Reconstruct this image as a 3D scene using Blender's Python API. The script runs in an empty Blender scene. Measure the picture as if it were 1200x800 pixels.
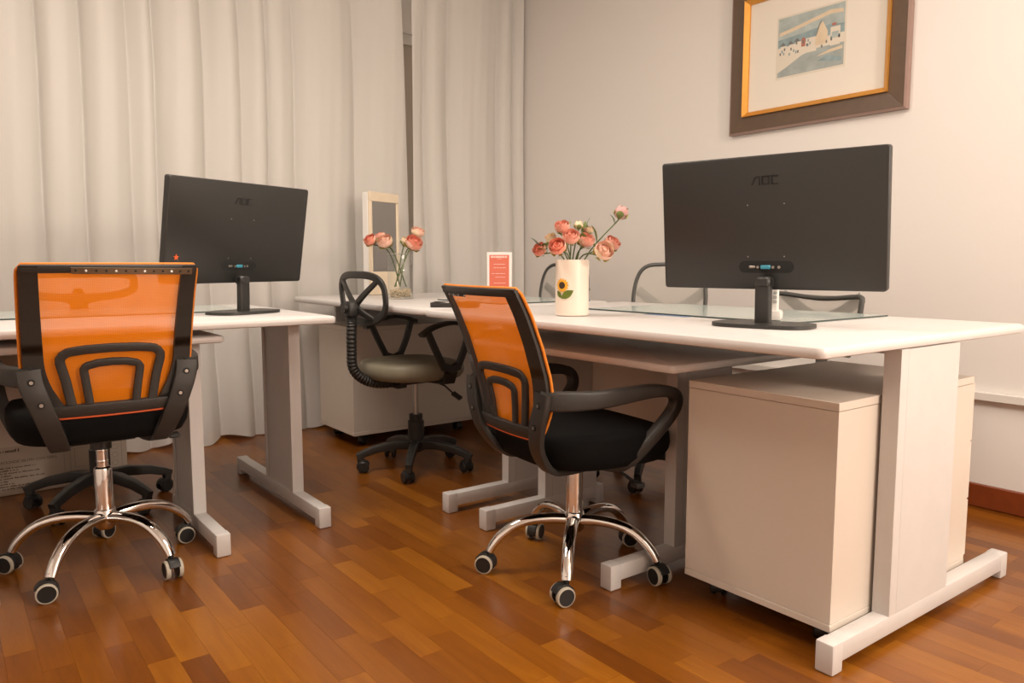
import bpy, bmesh, math, random
from mathutils import Vector, Matrix
random.seed(7)
S = bpy.context.scene
C = S.collection
PI = math.pi
# ------------------------------------------------------------------ camera, world, lights, exposure
CAM_H = 0.912
PITCH = math.atan(92.0 / 900.0)
AX = math.radians(53.106)
FH = Vector((math.cos(AX), math.sin(AX), 0)); RT = Vector((math.sin(AX), -math.cos(AX), 0)); UPZ = Vector((0, 0, 1))
FW = FH * math.cos(PITCH) - UPZ * math.sin(PITCH)
UP = FH * math.sin(PITCH) + UPZ * math.cos(PITCH)
CAM = Vector((0, 0, CAM_H))
cd = bpy.data.cameras.new('camera'); cd.sensor_width = 36; cd.lens = 27.0; cd.clip_start = 0.05
cam = bpy.data.objects.new('camera', cd); C.objects.link(cam)
cam.matrix_world = Matrix(((RT.x, UP.x, -FW.x, 0), (RT.y, UP.y, -FW.y, 0), (RT.z, UP.z, -FW.z, CAM_H), (0, 0, 0, 1)))
S.camera = cam
def ray(u, v): return FW * 900 + RT * (u - 600) - UP * (v - 400)
def onz(u, v, z):
    d = ray(u, v); return CAM + d * ((z - CAM_H) / d.z)
def atdepth(u, v, dep): return CAM + ray(u, v) * (dep / 900)
def depth(p): return (Vector(p) - CAM).dot(FW)
def pix(p):
    q = Vector(p) - CAM; w = q.dot(FW); return 600 + 900 * q.dot(RT) / w, 400 - 900 * q.dot(UP) / w

w = bpy.data.worlds.new('world'); S.world = w; w.use_nodes = True
w.node_tree.nodes['Background'].inputs[0].default_value = (0.62, 0.66, 0.72, 1)
w.node_tree.nodes['Background'].inputs[1].default_value = 0.30
S.view_settings.view_transform = 'Standard'; S.view_settings.look = 'None'
S.view_settings.gamma = 1; S.view_settings.use_curve_mapping = False
S.view_settings.exposure = 0.15
def area(name, loc, target, sx, sy, power, col):
    l = bpy.data.lights.new(name, 'AREA'); l.shape = 'RECTANGLE'; l.size = sx; l.size_y = sy; l.energy = power; l.color = col
    o = bpy.data.objects.new(name, l); C.objects.link(o); o.location = loc
    o.rotation_euler = (Vector(target) - Vector(loc)).to_track_quat('-Z', 'Y').to_euler(); return o
LAMPS = [((0.55, 2.35, 2.62), 41), ((1.75, 0.55, 2.62), 20)]
for lp_, pw_ in LAMPS: area('ceiling_lamp_light', lp_, (lp_[0], lp_[1], 0), 1.15, 0.55, pw_, (1.0, 0.875, 0.75))
def globe(name, loc, radius, power, col):
    l = bpy.data.lights.new(name, 'POINT'); l.energy = power; l.shadow_soft_size = radius; l.color = col
    o = bpy.data.objects.new(name, l); C.objects.link(o); o.location = loc; return o
KEY_POS = (1.9, -1.25, 1.62)
globe('added_key_light', KEY_POS, 0.22, 122, (1.0, 0.87, 0.74))  # soft key light, added behind the camera to brighten the near faces

# ------------------------------------------------------------------ materials
MATS = {}
def mat(name, col, rough=0.5, metal=0.0, var=0.0, vscale=6.0, bump=0.0, bscale=200.0, coat=0.0, spec=0.5):
    if name in MATS: return MATS[name]
    m = bpy.data.materials.new(name); m.use_nodes = True; nt = m.node_tree; b = nt.nodes['Principled BSDF']
    b.inputs['Base Color'].default_value = (*col, 1); b.inputs['Roughness'].default_value = rough
    b.inputs['Metallic'].default_value = metal; b.inputs['Coat Weight'].default_value = coat
    b.inputs['Specular IOR Level'].default_value = spec
    tc = nt.nodes.new('ShaderNodeTexCoord')
    n = nt.nodes.new('ShaderNodeTexNoise'); n.inputs['Scale'].default_value = vscale; n.inputs['Detail'].default_value = 4
    nt.links.new(tc.outputs['Object'], n.inputs['Vector'])
    if var > 0:
        mx = nt.nodes.new('ShaderNodeMix'); mx.data_type = 'RGBA'
        mx.inputs[6].default_value = (*[c * (1 - var) for c in col], 1); mx.inputs[7].default_value = (*[min(1, c * (1 + var)) for c in col], 1)
        nt.links.new(n.outputs['Fac'], mx.inputs[0]); nt.links.new(mx.outputs[2], b.inputs['Base Color'])
    if bump > 0:
        n2 = nt.nodes.new('ShaderNodeTexNoise'); n2.inputs['Scale'].default_value = bscale
        nt.links.new(tc.outputs['Object'], n2.inputs['Vector'])
        bp = nt.nodes.new('ShaderNodeBump'); bp.inputs['Strength'].default_value = bump; bp.inputs['Distance'].default_value = 0.002
        nt.links.new(n2.outputs['Fac'], bp.inputs['Height']); nt.links.new(bp.outputs[0], b.inputs['Normal'])
    MATS[name] = m; return m
def mesh_fabric(name, col, open_, hole_scale, trans=0.35):
    """woven mesh: fine holes (dot grid) on a diffuse / translucent cloth"""
    m = bpy.data.materials.new(name); m.use_nodes = True; nt = m.node_tree; nt.nodes.clear()
    out = nt.nodes.new('ShaderNodeOutputMaterial')
    d = nt.nodes.new('ShaderNodeBsdfDiffuse'); d.inputs[0].default_value = (*col, 1)
    t = nt.nodes.new('ShaderNodeBsdfTranslucent'); t.inputs[0].default_value = (*col, 1)
    a = nt.nodes.new('ShaderNodeMixShader'); a.inputs[0].default_value = trans
    tr = nt.nodes.new('ShaderNodeBsdfTransparent'); 
    mx = nt.nodes.new('ShaderNodeMixShader')
    tc = nt.nodes.new('ShaderNodeTexCoord'); v = nt.nodes.new('ShaderNodeTexVoronoi'); v.inputs['Scale'].default_value = hole_scale
    v.inputs['Randomness'].default_value = 0.0
    r = nt.nodes.new('ShaderNodeMapRange'); r.inputs['From Min'].default_value = 0.2; r.inputs['From Max'].default_value = 0.6
    r.inputs['To Min'].default_value = min(1, open_ * 1.7); r.inputs['To Max'].default_value = open_ * 0.4
    L = nt.links.new
    mp = nt.nodes.new('ShaderNodeMapping'); mp.inputs['Scale'].default_value = (1, 0, 1); L(tc.outputs['Object'], mp.inputs['Vector']); v.voronoi_dimensions = '2D'; sx = nt.nodes.new('ShaderNodeSeparateXYZ'); cx = nt.nodes.new('ShaderNodeCombineXYZ'); L(mp.outputs[0], sx.inputs[0]); L(sx.outputs[0], cx.inputs[0]); L(sx.outputs[2], cx.inputs[1]); L(cx.outputs[0], v.inputs['Vector']); L(v.outputs['Distance'], r.inputs['Value']); L(r.outputs[0], mx.inputs[0])
    L(d.outputs[0], a.inputs[1]); L(t.outputs[0], a.inputs[2]); L(a.outputs[0], mx.inputs[1]); L(tr.outputs[0], mx.inputs[2]); L(mx.outputs[0], out.inputs[0])
    return m
def glass(name, col=(1, 1, 1), rough=0.0):
    m = bpy.data.materials.new(name); m.use_nodes = True; b = m.node_tree.nodes['Principled BSDF']
    b.inputs['Base Color'].default_value = (*col, 1); b.inputs['Transmission Weight'].default_value = 1; b.inputs['Roughness'].default_value = rough
    b.inputs['IOR'].default_value = 1.45; return m
def plank_mat(name, attr):
    m = bpy.data.materials.new(name); m.use_nodes = True; nt = m.node_tree; b = nt.nodes['Principled BSDF']; L = nt.links.new; N = nt.nodes.new
    g = N('ShaderNodeNewGeometry')
    if attr:
        a = N('ShaderNodeAttribute'); a.attribute_name = 'plank_tone'; rnd = a.outputs['Fac']
    else:
        a = N('ShaderNodeObjectInfo'); rnd = a.outputs['Random']
    off = N('ShaderNodeMath'); off.operation = 'MULTIPLY'; off.inputs[1].default_value = 37.0; L(rnd, off.inputs[0])
    cmb = N('ShaderNodeCombineXYZ'); L(off.outputs[0], cmb.inputs[0]); L(off.outputs[0], cmb.inputs[2])
    add = N('ShaderNodeVectorMath'); add.operation = 'ADD'; L(g.outputs['Position'], add.inputs[0]); L(cmb.outputs[0], add.inputs[1])
    mp = N('ShaderNodeMapping'); mp.inputs['Scale'].default_value = (30, 3.0, 30); L(add.outputs[0], mp.inputs['Vector'])
    n1 = N('ShaderNodeTexNoise'); n1.inputs['Scale'].default_value = 1.0; n1.inputs['Detail'].default_value = 6; n1.inputs['Distortion'].default_value = 0.6; L(mp.outputs[0], n1.inputs['Vector'])
    mp2 = N('ShaderNodeMapping'); mp2.inputs['Scale'].default_value = (180, 12, 180); L(add.outputs[0], mp2.inputs['Vector'])
    n2 = N('ShaderNodeTexNoise'); n2.inputs['Scale'].default_value = 1.0; n2.inputs['Detail'].default_value = 3; L(mp2.outputs[0], n2.inputs['Vector'])
    cr = N('ShaderNodeValToRGB'); e = cr.color_ramp.elements
    e[0].position = 0.0; e[0].color = (0.0989, 0.0269, 0.0024, 1); e[1].position = 1.0; e[1].color = (0.3440, 0.1302, 0.0098, 1)
    x = e.new(0.35); x.color = (0.1720, 0.0504, 0.0035, 1); x = e.new(0.7); x.color = (0.2494, 0.0823, 0.0056, 1)
    # tone = 0.55*random + 0.45*grain
    m1 = N('ShaderNodeMath'); m1.operation = 'MULTIPLY'; m1.inputs[1].default_value = 0.62; L(rnd, m1.inputs[0])
    m2 = N('ShaderNodeMath'); m2.operation = 'MULTIPLY_ADD'; m2.inputs[1].default_value = 0.55; L(n1.outputs['Fac'], m2.inputs[0]); L(m1.outputs[0], m2.inputs[2])
    m3 = N('ShaderNodeMath'); m3.operation = 'MULTIPLY_ADD'; m3.inputs[1].default_value = 0.22; L(n2.outputs['Fac'], m3.inputs[0]); L(m2.outputs[0], m3.inputs[2])
    m4 = N('ShaderNodeMath'); m4.operation = 'SUBTRACT'; m4.inputs[1].default_value = 0.18; L(m3.outputs[0], m4.inputs[0])
    L(m4.outputs[0], cr.inputs[0]); L(cr.outputs[0], b.inputs['Base Color'])
    b.inputs['Roughness'].default_value = 0.30; b.inputs['Specular IOR Level'].default_value = 0.4; b.inputs['Coat Weight'].default_value = 0.18; b.inputs['Coat Roughness'].default_value = 0.16
    bp = N('ShaderNodeBump'); bp.inputs['Strength'].default_value = 0.05; bp.inputs['Distance'].default_value = 0.001; L(n2.outputs['Fac'], bp.inputs['Height']); L(bp.outputs[0], b.inputs['Normal'])
    return m
def curtain_mat():
    m = bpy.data.materials.new('sheer_curtain'); m.use_nodes = True; nt = m.node_tree; nt.nodes.clear(); L = nt.links.new; N = nt.nodes.new
    out = N('ShaderNodeOutputMaterial')
    d = N('ShaderNodeBsdfDiffuse'); d.inputs[0].default_value = (0.86, 0.84, 0.81, 1)
    t = N('ShaderNodeBsdfTranslucent'); t.inputs[0].default_value = (0.86, 0.84, 0.81, 1)
    a = N('ShaderNodeMixShader'); a.inputs[0].default_value = 0.30
    tr = N('ShaderNodeBsdfTransparent'); mx = N('ShaderNodeMixShader'); mx.inputs[0].default_value = 0.10
    n = N('ShaderNodeTexNoise'); n.inputs['Scale'].default_value = 900; tc = N('ShaderNodeTexCoord'); L(tc.outputs['Object'], n.inputs['Vector'])
    bp = N('ShaderNodeBump'); bp.inputs['Strength'].default_value = 0.06; bp.inputs['Distance'].default_value = 0.001; L(n.outputs['Fac'], bp.inputs['Height'])
    L(bp.outputs[0], d.inputs['Normal'])
    L(d.outputs[0], a.inputs[1]); L(t.outputs[0], a.inputs[2]); L(a.outputs[0], mx.inputs[1]); L(tr.outputs[0], mx.inputs[2]); L(mx.outputs[0], out.inputs[0])
    return m
M_WALL = mat('wall_paint', (0.80, 0.765, 0.735), 0.42, var=0.02, vscale=1.5, bump=0.08, bscale=60)
M_CEIL = mat('ceiling_paint', (0.80, 0.78, 0.75), 0.8, var=0.02)
M_DESK = mat('white_desk_laminate', (0.70, 0.68, 0.67), 0.38, var=0.02, vscale=20)
M_LEG = mat('white_leg_paint', (0.63, 0.61, 0.60), 0.45, var=0.05, vscale=14, bump=0.05, bscale=90)
M_PED = mat('cream_white_laminate', (0.66, 0.595, 0.525), 0.40, var=0.02, vscale=8)
M_BLACK = mat('black_plastic', (0.022, 0.021, 0.020), 0.42, bump=0.08, bscale=700)
M_DGREY = mat('charcoal_plastic', (0.029, 0.027, 0.025), 0.45, bump=0.1, bscale=700)
M_MON = mat('monitor_black', (0.026, 0.026, 0.0245), 0.42, bump=0.12, bscale=900)
M_LOGO = mat('monitor_gloss_black', (0.006, 0.006, 0.006), 0.30)
M_CHROME = mat('chrome', (0.82, 0.80, 0.78), 0.07, 1.0)
M_STEEL = mat('brushed_steel', (0.45, 0.43, 0.40), 0.3, 1.0)
M_RUBBER = mat('black_caster_rubber', (0.013, 0.013, 0.013), 0.40)
M_TYRE = mat('beige_tyre', (0.50, 0.46, 0.38), 0.5)
M_SEAT = mat('black_seat_fabric', (0.0042, 0.0042, 0.0042), 0.9, bump=0.35, bscale=450, spec=0.15)
M_GSEAT = mat('khaki_grey_vinyl', (0.235, 0.215, 0.155), 0.5, var=0.08, vscale=12, bump=0.1, bscale=150)
M_ORANGE = mesh_fabric('orange_mesh', (1.0, 0.285, 0.016), 0.17, 300)
M_ORPIPE = mat('orange_mesh_edge', (0.78, 0.24, 0.02), 0.7, var=0.3, vscale=320, bump=0.4, bscale=300)
M_GMESH = mesh_fabric('grey_mesh', (0.60, 0.58, 0.53), 0.42, 300)
M_GPLAST = mat('dark_grey_tube', (0.07, 0.07, 0.066), 0.4)
M_LGREY = mat('light_grey_support', (0.42, 0.42, 0.40), 0.5)
M_GLASSTOP = mat('frosted_glass_mat', (0.50, 0.60, 0.575), 0.18, coat=0.3)
M_GLASSEDGE = mat('glass_mat_edge', (0.045, 0.07, 0.065), 0.2)
def thin_glass(name):
    m = bpy.data.materials.new(name); m.use_nodes = True; nt = m.node_tree; nt.nodes.clear(); N = nt.nodes.new; L = nt.links.new
    o = N('ShaderNodeOutputMaterial'); t = N('ShaderNodeBsdfTransparent'); t.inputs[0].default_value = (.95, .965, .955, 1); g = N('ShaderNodeBsdfGlossy'); g.inputs['Roughness'].default_value = .03
    f = N('ShaderNodeLayerWeight'); f.inputs['Blend'].default_value = .5; q = N('ShaderNodeMath'); q.operation = 'POWER'; q.inputs[1].default_value = 4; q2 = N('ShaderNodeMath'); q2.operation = 'MULTIPLY_ADD'; q2.inputs[1].default_value = .75; q2.inputs[2].default_value = .07; L(f.outputs['Facing'], q.inputs[0]); L(q.outputs[0], q2.inputs[0]); x = N('ShaderNodeMixShader'); L(q2.outputs[0], x.inputs[0]); L(t.outputs[0], x.inputs[1]); L(g.outputs[0], x.inputs[2]); L(x.outputs[0], o.inputs[0]); return m
M_GLASS = thin_glass('clear_glass')
M_PANE = mat('window_dark_pane', (0.50, 0.44, 0.37), 0.25, spec=0.6)
M_WHITE = mat('white_gloss_plastic', (0.82, 0.80, 0.77), 0.3)
M_WINFRAME = mat('window_white_paint', (0.72, 0.69, 0.65), 0.4)
M_SKIRT = mat('reddish_wood_baseboard', (0.20, 0.042, 0.010), 0.35, var=0.25, vscale=25, coat=0.2)
M_FRAME = mat('dark_brown_moulding', (0.115, 0.072, 0.045), 0.45, var=0.18, vscale=30)
M_FRAME_EDGE = mat('mauve_brown_outer_edge', (0.30, 0.20, 0.17), 0.4, var=0.1)
M_GOLD = mat('gold_slip', (0.74, 0.36, 0.07), 0.35, 0.55, var=0.1, vscale=40)
M_MAT = mat('cream_mat_board', (0.80, 0.745, 0.665), 0.8)
M_PAPER = mat('print_paper', (0.72, 0.66, 0.56), 0.8)
M_BLUE = mat('print_blue', (0.40, 0.46, 0.45), 0.8, var=0.35, vscale=22)
M_BLUE2 = mat('print_deep_blue', (0.27, 0.36, 0.38), 0.8, var=0.35, vscale=30)
M_ROAD = mat('print_slate', (0.36, 0.40, 0.39), 0.8, var=0.3, vscale=24)
M_CREAM = mat('print_cream', (0.70, 0.58, 0.42), 0.8, var=0.15, vscale=25)
M_RED = mat('print_red', (0.42, 0.17, 0.13), 0.8)
M_INK = mat('print_ink', (0.18, 0.18, 0.17), 0.8)
M_VASE = mat('cream_vase', (0.84, 0.73, 0.62), 0.4, var=0.02)
M_PETAL = [mat('rose_pink', (0.80, 0.36, 0.27), 0.6, var=0.15, vscale=60), mat('rose_pale', (0.85, 0.52, 0.40), 0.6, var=0.15, vscale=60),
           mat('rose_coral', (0.80, 0.29, 0.20), 0.6, var=0.15, vscale=60), mat('rose_cream', (0.86, 0.68, 0.46), 0.6, var=0.12, vscale=60),
           mat('rose_mauve', (0.70, 0.38, 0.36), 0.6, var=0.2, vscale=60)]
M_GREEN = mat('stem_green', (0.10, 0.14, 0.045), 0.6, var=0.25, vscale=40)
M_LEAF = mat('leaf_green', (0.17, 0.22, 0.06), 0.55, var=0.3, vscale=40)
M_SEPAL = mat('sepal_yellow_green', (0.40, 0.38, 0.08), 0.6, var=0.25, vscale=60)
M_LEAFBLUE = mat('leaf_grey_green', (0.22, 0.30, 0.24), 0.55, var=0.2, vscale=40)
M_PEBBLE = mat('beige_pebble', (0.62, 0.50, 0.34), 0.6, var=0.35, vscale=80)
M_SUNY = mat('sunflower_yellow', (0.85, 0.42, 0.03), 0.5); M_SUNB = mat('sunflower_brown', (0.05, 0.025, 0.012), 0.6)
M_DKGREEN = mat('sunflower_leaf', (0.12, 0.17, 0.02), 0.5, var=0.3, vscale=80)
M_SIGN = mat('coral_card', (0.68, 0.15, 0.09), 0.5); M_SIGNINK = mat('card_print_white', (0.85, 0.62, 0.55), 0.6)
M_PINE = mat('pale_wood', (0.80, 0.68, 0.52), 0.5, var=0.08, vscale=18)
M_MIRROR = mat('mirror_silver', (0.42, 0.42, 0.42), 0.04, 1.0)
M_CARTON = mat('white_carton', (0.55, 0.47, 0.39), 0.75, var=0.03); M_CARTINK = mat('carton_ink', (0.13, 0.09, 0.07), 0.8); M_CARTGREY = mat('carton_light_ink', (0.38, 0.32, 0.27), 0.8)
M_BLUEPORT = mat('vga_blue', (0.05, 0.30, 0.42), 0.4); M_STAR = mat('orange_star', (0.80, 0.13, 0.03), 0.5)
M_CURT = curtain_mat()
M_BLUEPAPER = mat('blue_paper', (0.16, 0.24, 0.42), 0.6)
M_STRIP = mat('dull_metal_strip', (0.20, 0.15, 0.10), 0.40, 0.8); M_HOLE = mat('hole_dark', (0.01, 0.01, 0.01), 0.8)
M_LAMP = mat('lamp_diffuser', (0.9, 0.88, 0.85), 0.4)

# ------------------------------------------------------------------ mesh helpers
def V(*a): return Vector(a)
def box(bm, x0, x1, y0, y1, z0, z1, bevel=0.0, seg=1, M=None):
    b = bmesh.new(); bmesh.ops.create_cube(b, size=1)
    for v in b.verts: v.co = V(x0 + (v.co.x + .5) * (x1 - x0), y0 + (v.co.y + .5) * (y1 - y0), z0 + (v.co.z + .5) * (z1 - z0))
    if bevel > 0: bmesh.ops.bevel(b, geom=b.edges[:], offset=bevel, segments=seg, affect='EDGES', profile=0.5)
    if M is not None: bmesh.ops.transform(b, matrix=M, verts=b.verts)
    join(bm, b)
def join(bm, b):
    b.verts.index_update(); vs = [bm.verts.new(v.co) for v in b.verts]
    for f in b.faces:
        try: bm.faces.new([vs[v.index] for v in f.verts])
        except ValueError: pass
    b.free()
def sweep(bm, pts, section, ref=None, closed=False, cap=True):
    """section: list of (a,b) or function(i)->list; a along side axis, b along the other axis"""
    pts = [Vector(p) for p in pts]; n = len(pts); rings = []; prev = None
    for i, p in enumerate(pts):
        if closed: t = pts[(i + 1) % n] - pts[i - 1]
        else: t = pts[min(i + 1, n - 1)] - pts[max(i - 1, 0)]
        t.normalize()
        r = Vector(ref) if ref is not None else (prev if prev is not None else (V(0, 0, 1) if abs(t.z) < .9 else V(1, 0, 0)))
        a = (r - t * r.dot(t)).normalized(); b = t.cross(a).normalized()
        if ref is None: prev = a
        sec = section(i) if callable(section) else section
        rings.append([bm.verts.new(p + a * s[0] + b * s[1]) for s in sec])
    k = len(rings[0]); m = n if closed else n - 1
    for i in range(m):
        A, B = rings[i], rings[(i + 1) % n]
        for j in range(k): bm.faces.new((A[j], A[(j + 1) % k], B[(j + 1) % k], B[j]))
    if cap and not closed:
        bm.faces.new(rings[0][::-1]); bm.faces.new(rings[-1])
def circ(r, n=12, rb=None):
    rb = r if rb is None else rb
    return [(r * math.cos(2 * PI * i / n), rb * math.sin(2 * PI * i / n)) for i in range(n)]
def rrect(a, b, r=None, n=3):
    r = min(a, b) * .35 if r is None else r; out = []
    for cx, cy, s in ((a - r, b - r, 0), (-a + r, b - r, 1), (-a + r, -b + r, 2), (a - r, -b + r, 3)):
        for i in range(n + 1):
            t = (s + i / n) * PI / 2; out.append((cx + r * math.cos(t), cy + r * math.sin(t)))
    return out
def tube(bm, pts, r, seg=10, closed=False):
    if callable(r): sweep(bm, pts, lambda i: circ(r(i), seg), closed=closed)
    else: sweep(bm, pts, circ(r, seg), closed=closed)
def spline(P, n=8, closed=False):
    P = [Vector(p) for p in P]; out = []; m = len(P)
    rng = range(m) if closed else range(m - 1)
    for i in rng:
        if closed: p0, p1, p2, p3 = P[i - 1], P[i], P[(i + 1) % m], P[(i + 2) % m]
        else: p0, p1, p2, p3 = P[max(i - 1, 0)], P[i], P[i + 1], P[min(i + 2, m - 1)]
        for k in range(n):
            t = k / n
            out.append(0.5 * ((2 * p1) + (p2 - p0) * t + (2 * p0 - 5 * p1 + 4 * p2 - p3) * t * t + (3 * p1 - p0 - 3 * p2 + p3) * t ** 3))
    if not closed: out.append(P[-1])
    return out
def lathe(bm, prof, seg=24, origin=(0, 0, 0), capb=True, capt=True):
    o = Vector(origin); R = []
    for r, z in prof: R.append([bm.verts.new(o + V(r * math.cos(2 * PI * i / seg), r * math.sin(2 * PI * i / seg), z)) for i in range(seg)])
    for A, B in zip(R, R[1:]):
        for j in range(seg): bm.faces.new((A[j], A[(j + 1) % seg], B[(j + 1) % seg], B[j]))
    if capb: bm.faces.new(R[0][::-1])
    if capt: bm.faces.new(R[-1])
def cyl(bm, p0, p1, r, seg=16): sweep(bm, [p0, p1], circ(r, seg))
def prism(bm, poly, fn, t0, t1):
    """poly of 2D points; fn(a,b,t)->Vector"""
    A = [bm.verts.new(fn(a, b, t0)) for a, b in poly]; B = [bm.verts.new(fn(a, b, t1)) for a, b in poly]; n = len(poly)
    bm.faces.new(A[::-1]); bm.faces.new(B)
    for i in range(n): bm.faces.new((A[i], A[(i + 1) % n], B[(i + 1) % n], B[i]))
def obj(name, bm, m, parent=None, smooth=None, loc=None, rot=None):
    bmesh.ops.recalc_face_normals(bm, faces=bm.faces[:])
    me = bpy.data.meshes.new(name); bm.to_mesh(me); bm.free()
    if m is not None: me.materials.append(m)
    o = bpy.data.objects.new(name, me); C.objects.link(o)
    if smooth is not None:
        me.polygons.foreach_set('use_smooth', [True] * len(me.polygons)); me.update()
        try: me.set_sharp_from_angle(angle=math.radians(smooth))
        except Exception: pass
    if parent is not None: o.parent = parent
    if loc is not None: o.location = loc
    if rot is not None: o.rotation_euler = rot
    return o
def tag(o, label=None, cat=None, group=None, kind=None):
    if label: o['label'] = label
    if cat: o['category'] = cat
    if group: o['group'] = group
    if kind: o['kind'] = kind
    return o
def thing(name, label, cat, loc=(0, 0, 0), rz=0, group=None):
    o = bpy.data.objects.new(name, None); o.empty_display_size = .05; C.objects.link(o); o.location = loc; o.rotation_euler = (0, 0, rz)
    return tag(o, label, cat, group)
def struct(name, bm, m, smooth=None): return tag(obj(name, bm, m, None, smooth), kind='structure')
def B(): return bmesh.new()
def bx(name, m, parent, *a, bevel=0.0, seg=1, label=None):
    b = B(); box(b, *a, bevel=bevel, seg=seg); o = obj(name, b, m, parent, 40 if bevel else None)
    if label: o['label'] = label
    return o

# ------------------------------------------------------------------ the room
XW, YW, XL, YF, HC = 3.10, 4.25, -1.6, -2.0, 2.70
fl = bx('floor', mat('floor_joint', (0.10, 0.03, 0.006), 0.5), None, XL, XW, YF, YW, -0.06, -0.0035); tag(fl, kind='structure')
# parquet blocks running along Y
PW, GAP = 0.0645, 0.0004
P1, P2 = plank_mat('parquet_block', False), plank_mat('parquet_far', True)
rngp = random.Random(3)
planks = []
LENS = (0.21, 0.26, 0.31, 0.38, 0.46)
x = XL
while x < XW - 1e-6:
    x1 = min(x + PW, XW); y = YF - rngp.random() * .3
    while y < YW:
        l = rngp.choice(LENS); y1 = y + l
        planks.append((x, x1, y, y1)); y = y1
    x = x1
def vis_area(p):
    cx_, cy_ = (p[0] + p[1]) / 2, (p[2] + p[3]) / 2
    q = V(cx_, cy_, 0)
    if depth(q) < .3: return 0
    u, v = pix(q)
    if not (-25 < u < 1225 and 300 < v < 815): return 0
    return (p[3] - p[2]) * (p[1] - p[0]) * 900 * 900 * .912 / depth(q) ** 3
order = sorted(range(len(planks)), key=lambda i: -vis_area(planks[i]))
near = set(i for i in order[:300] if vis_area(planks[i]) > 0)
pm = {}
def plank_mesh(w_, l_):
    k = (round(w_, 4), l_)
    if k not in pm:
        b = B(); box(b, -w_ / 2 + GAP / 2, w_ / 2 - GAP / 2, -l_ / 2 + GAP / 2, l_ / 2 - GAP / 2, -.014, 0)
        me = bpy.data.meshes.new('parquet_block'); b.to_mesh(me); b.free(); me.materials.append(P1); pm[k] = me
    return pm[k]
far = B(); lay = far.faces.layers.float.new('plank_tone')
for i, p in enumerate(planks):
    l = round(p[3] - p[2], 2)
    if i in near:
        o = bpy.data.objects.new('parquet_block', plank_mesh(p[1] - p[0], l)); C.objects.link(o); o.parent = fl
        o.location = ((p[0] + p[1]) / 2, (p[2] + p[3]) / 2, 0)
    else:
        y0, y1 = max(p[2], YF), min(p[3], YW)
        f = far.faces.new([far.verts.new(c) for c in ((p[0] + GAP / 2, y0 + GAP / 2, 0), (p[1] - GAP / 2, y0 + GAP / 2, 0), (p[1] - GAP / 2, y1 - GAP / 2, 0), (p[0] + GAP / 2, y1 - GAP / 2, 0))]); f[lay] = rngp.random()
fo = obj('parquet_field', far, P2, fl); tag(fo, kind='stuff')
tag(bx('wall_right', M_WALL, None, XW, XW + .12, YF, YW + .12, -.06, HC), kind='structure')
tag(bx('wall_left', M_WALL, None, XL - .12, XL, YF, YW + .12, -.06, HC), kind='structure')
tag(bx('wall_front', M_WALL, None, XL - .12, XW + .12, YF - .12, YF, -.06, HC), kind='structure')
tag(bx('ceiling', M_CEIL, None, XL - .12, XW + .12, YF - .12, YW + .12, HC, HC + .1), kind='structure')
# back wall with the window opening behind the curtains
WX0, WX1, WZ0, WZ1 = -0.6, 2.78, 0.93, 2.30
b = B()
box(b, XL, XW, YW, YW + .12, -.06, WZ0); box(b, XL, XW, YW, YW + .12, WZ1, HC); box(b, XL, WX0, YW, YW + .12, WZ0, WZ1); box(b, WX1, XW, YW, YW + .12, WZ0, WZ1)
struct('wall_back', b, M_WALL)
b = B(); n_p = 3; ww = (WX1 - WX0) / n_p
for i in range(n_p + 1):
    xx = WX0 + i * ww; box(b, max(WX0, xx - .03), min(WX1, xx + .03), YW + .02, YW + .07, WZ0, WZ1)
box(b, WX0, WX1, YW + .02, YW + .07, WZ0, WZ0 + .06); box(b, WX0, WX1, YW + .02, YW + .07, WZ1 - .06, WZ1)
win = struct('window_1', b, M_WINFRAME)
for i in range(n_p):
    bx('pane', M_PANE, win, WX0 + i * ww + .03, WX0 + (i + 1) * ww - .03, YW + .042, YW + .048, WZ0 + .06, WZ1 - .06)
bx('window_sill', M_WINFRAME, win, WX0 - .03, WX1 + .03, YW - .045, YW + .03, WZ0 - .035, WZ0 - .001, bevel=.004)
tag(bx('baseboard_right', M_SKIRT, None, XW - .018, XW - .001, YF, YW, .001, .088, bevel=.003), kind='structure')
tag(bx('baseboard_back', M_SKIRT, None, XL, XW - .019, YW - .018, YW - .001, .001, .088, bevel=.003), kind='structure')
tag(bx('trim_1', M_WINFRAME, None, XW - .028, XW - .001, YF, 3.9, .405, .437, bevel=.003), kind='structure')
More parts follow.
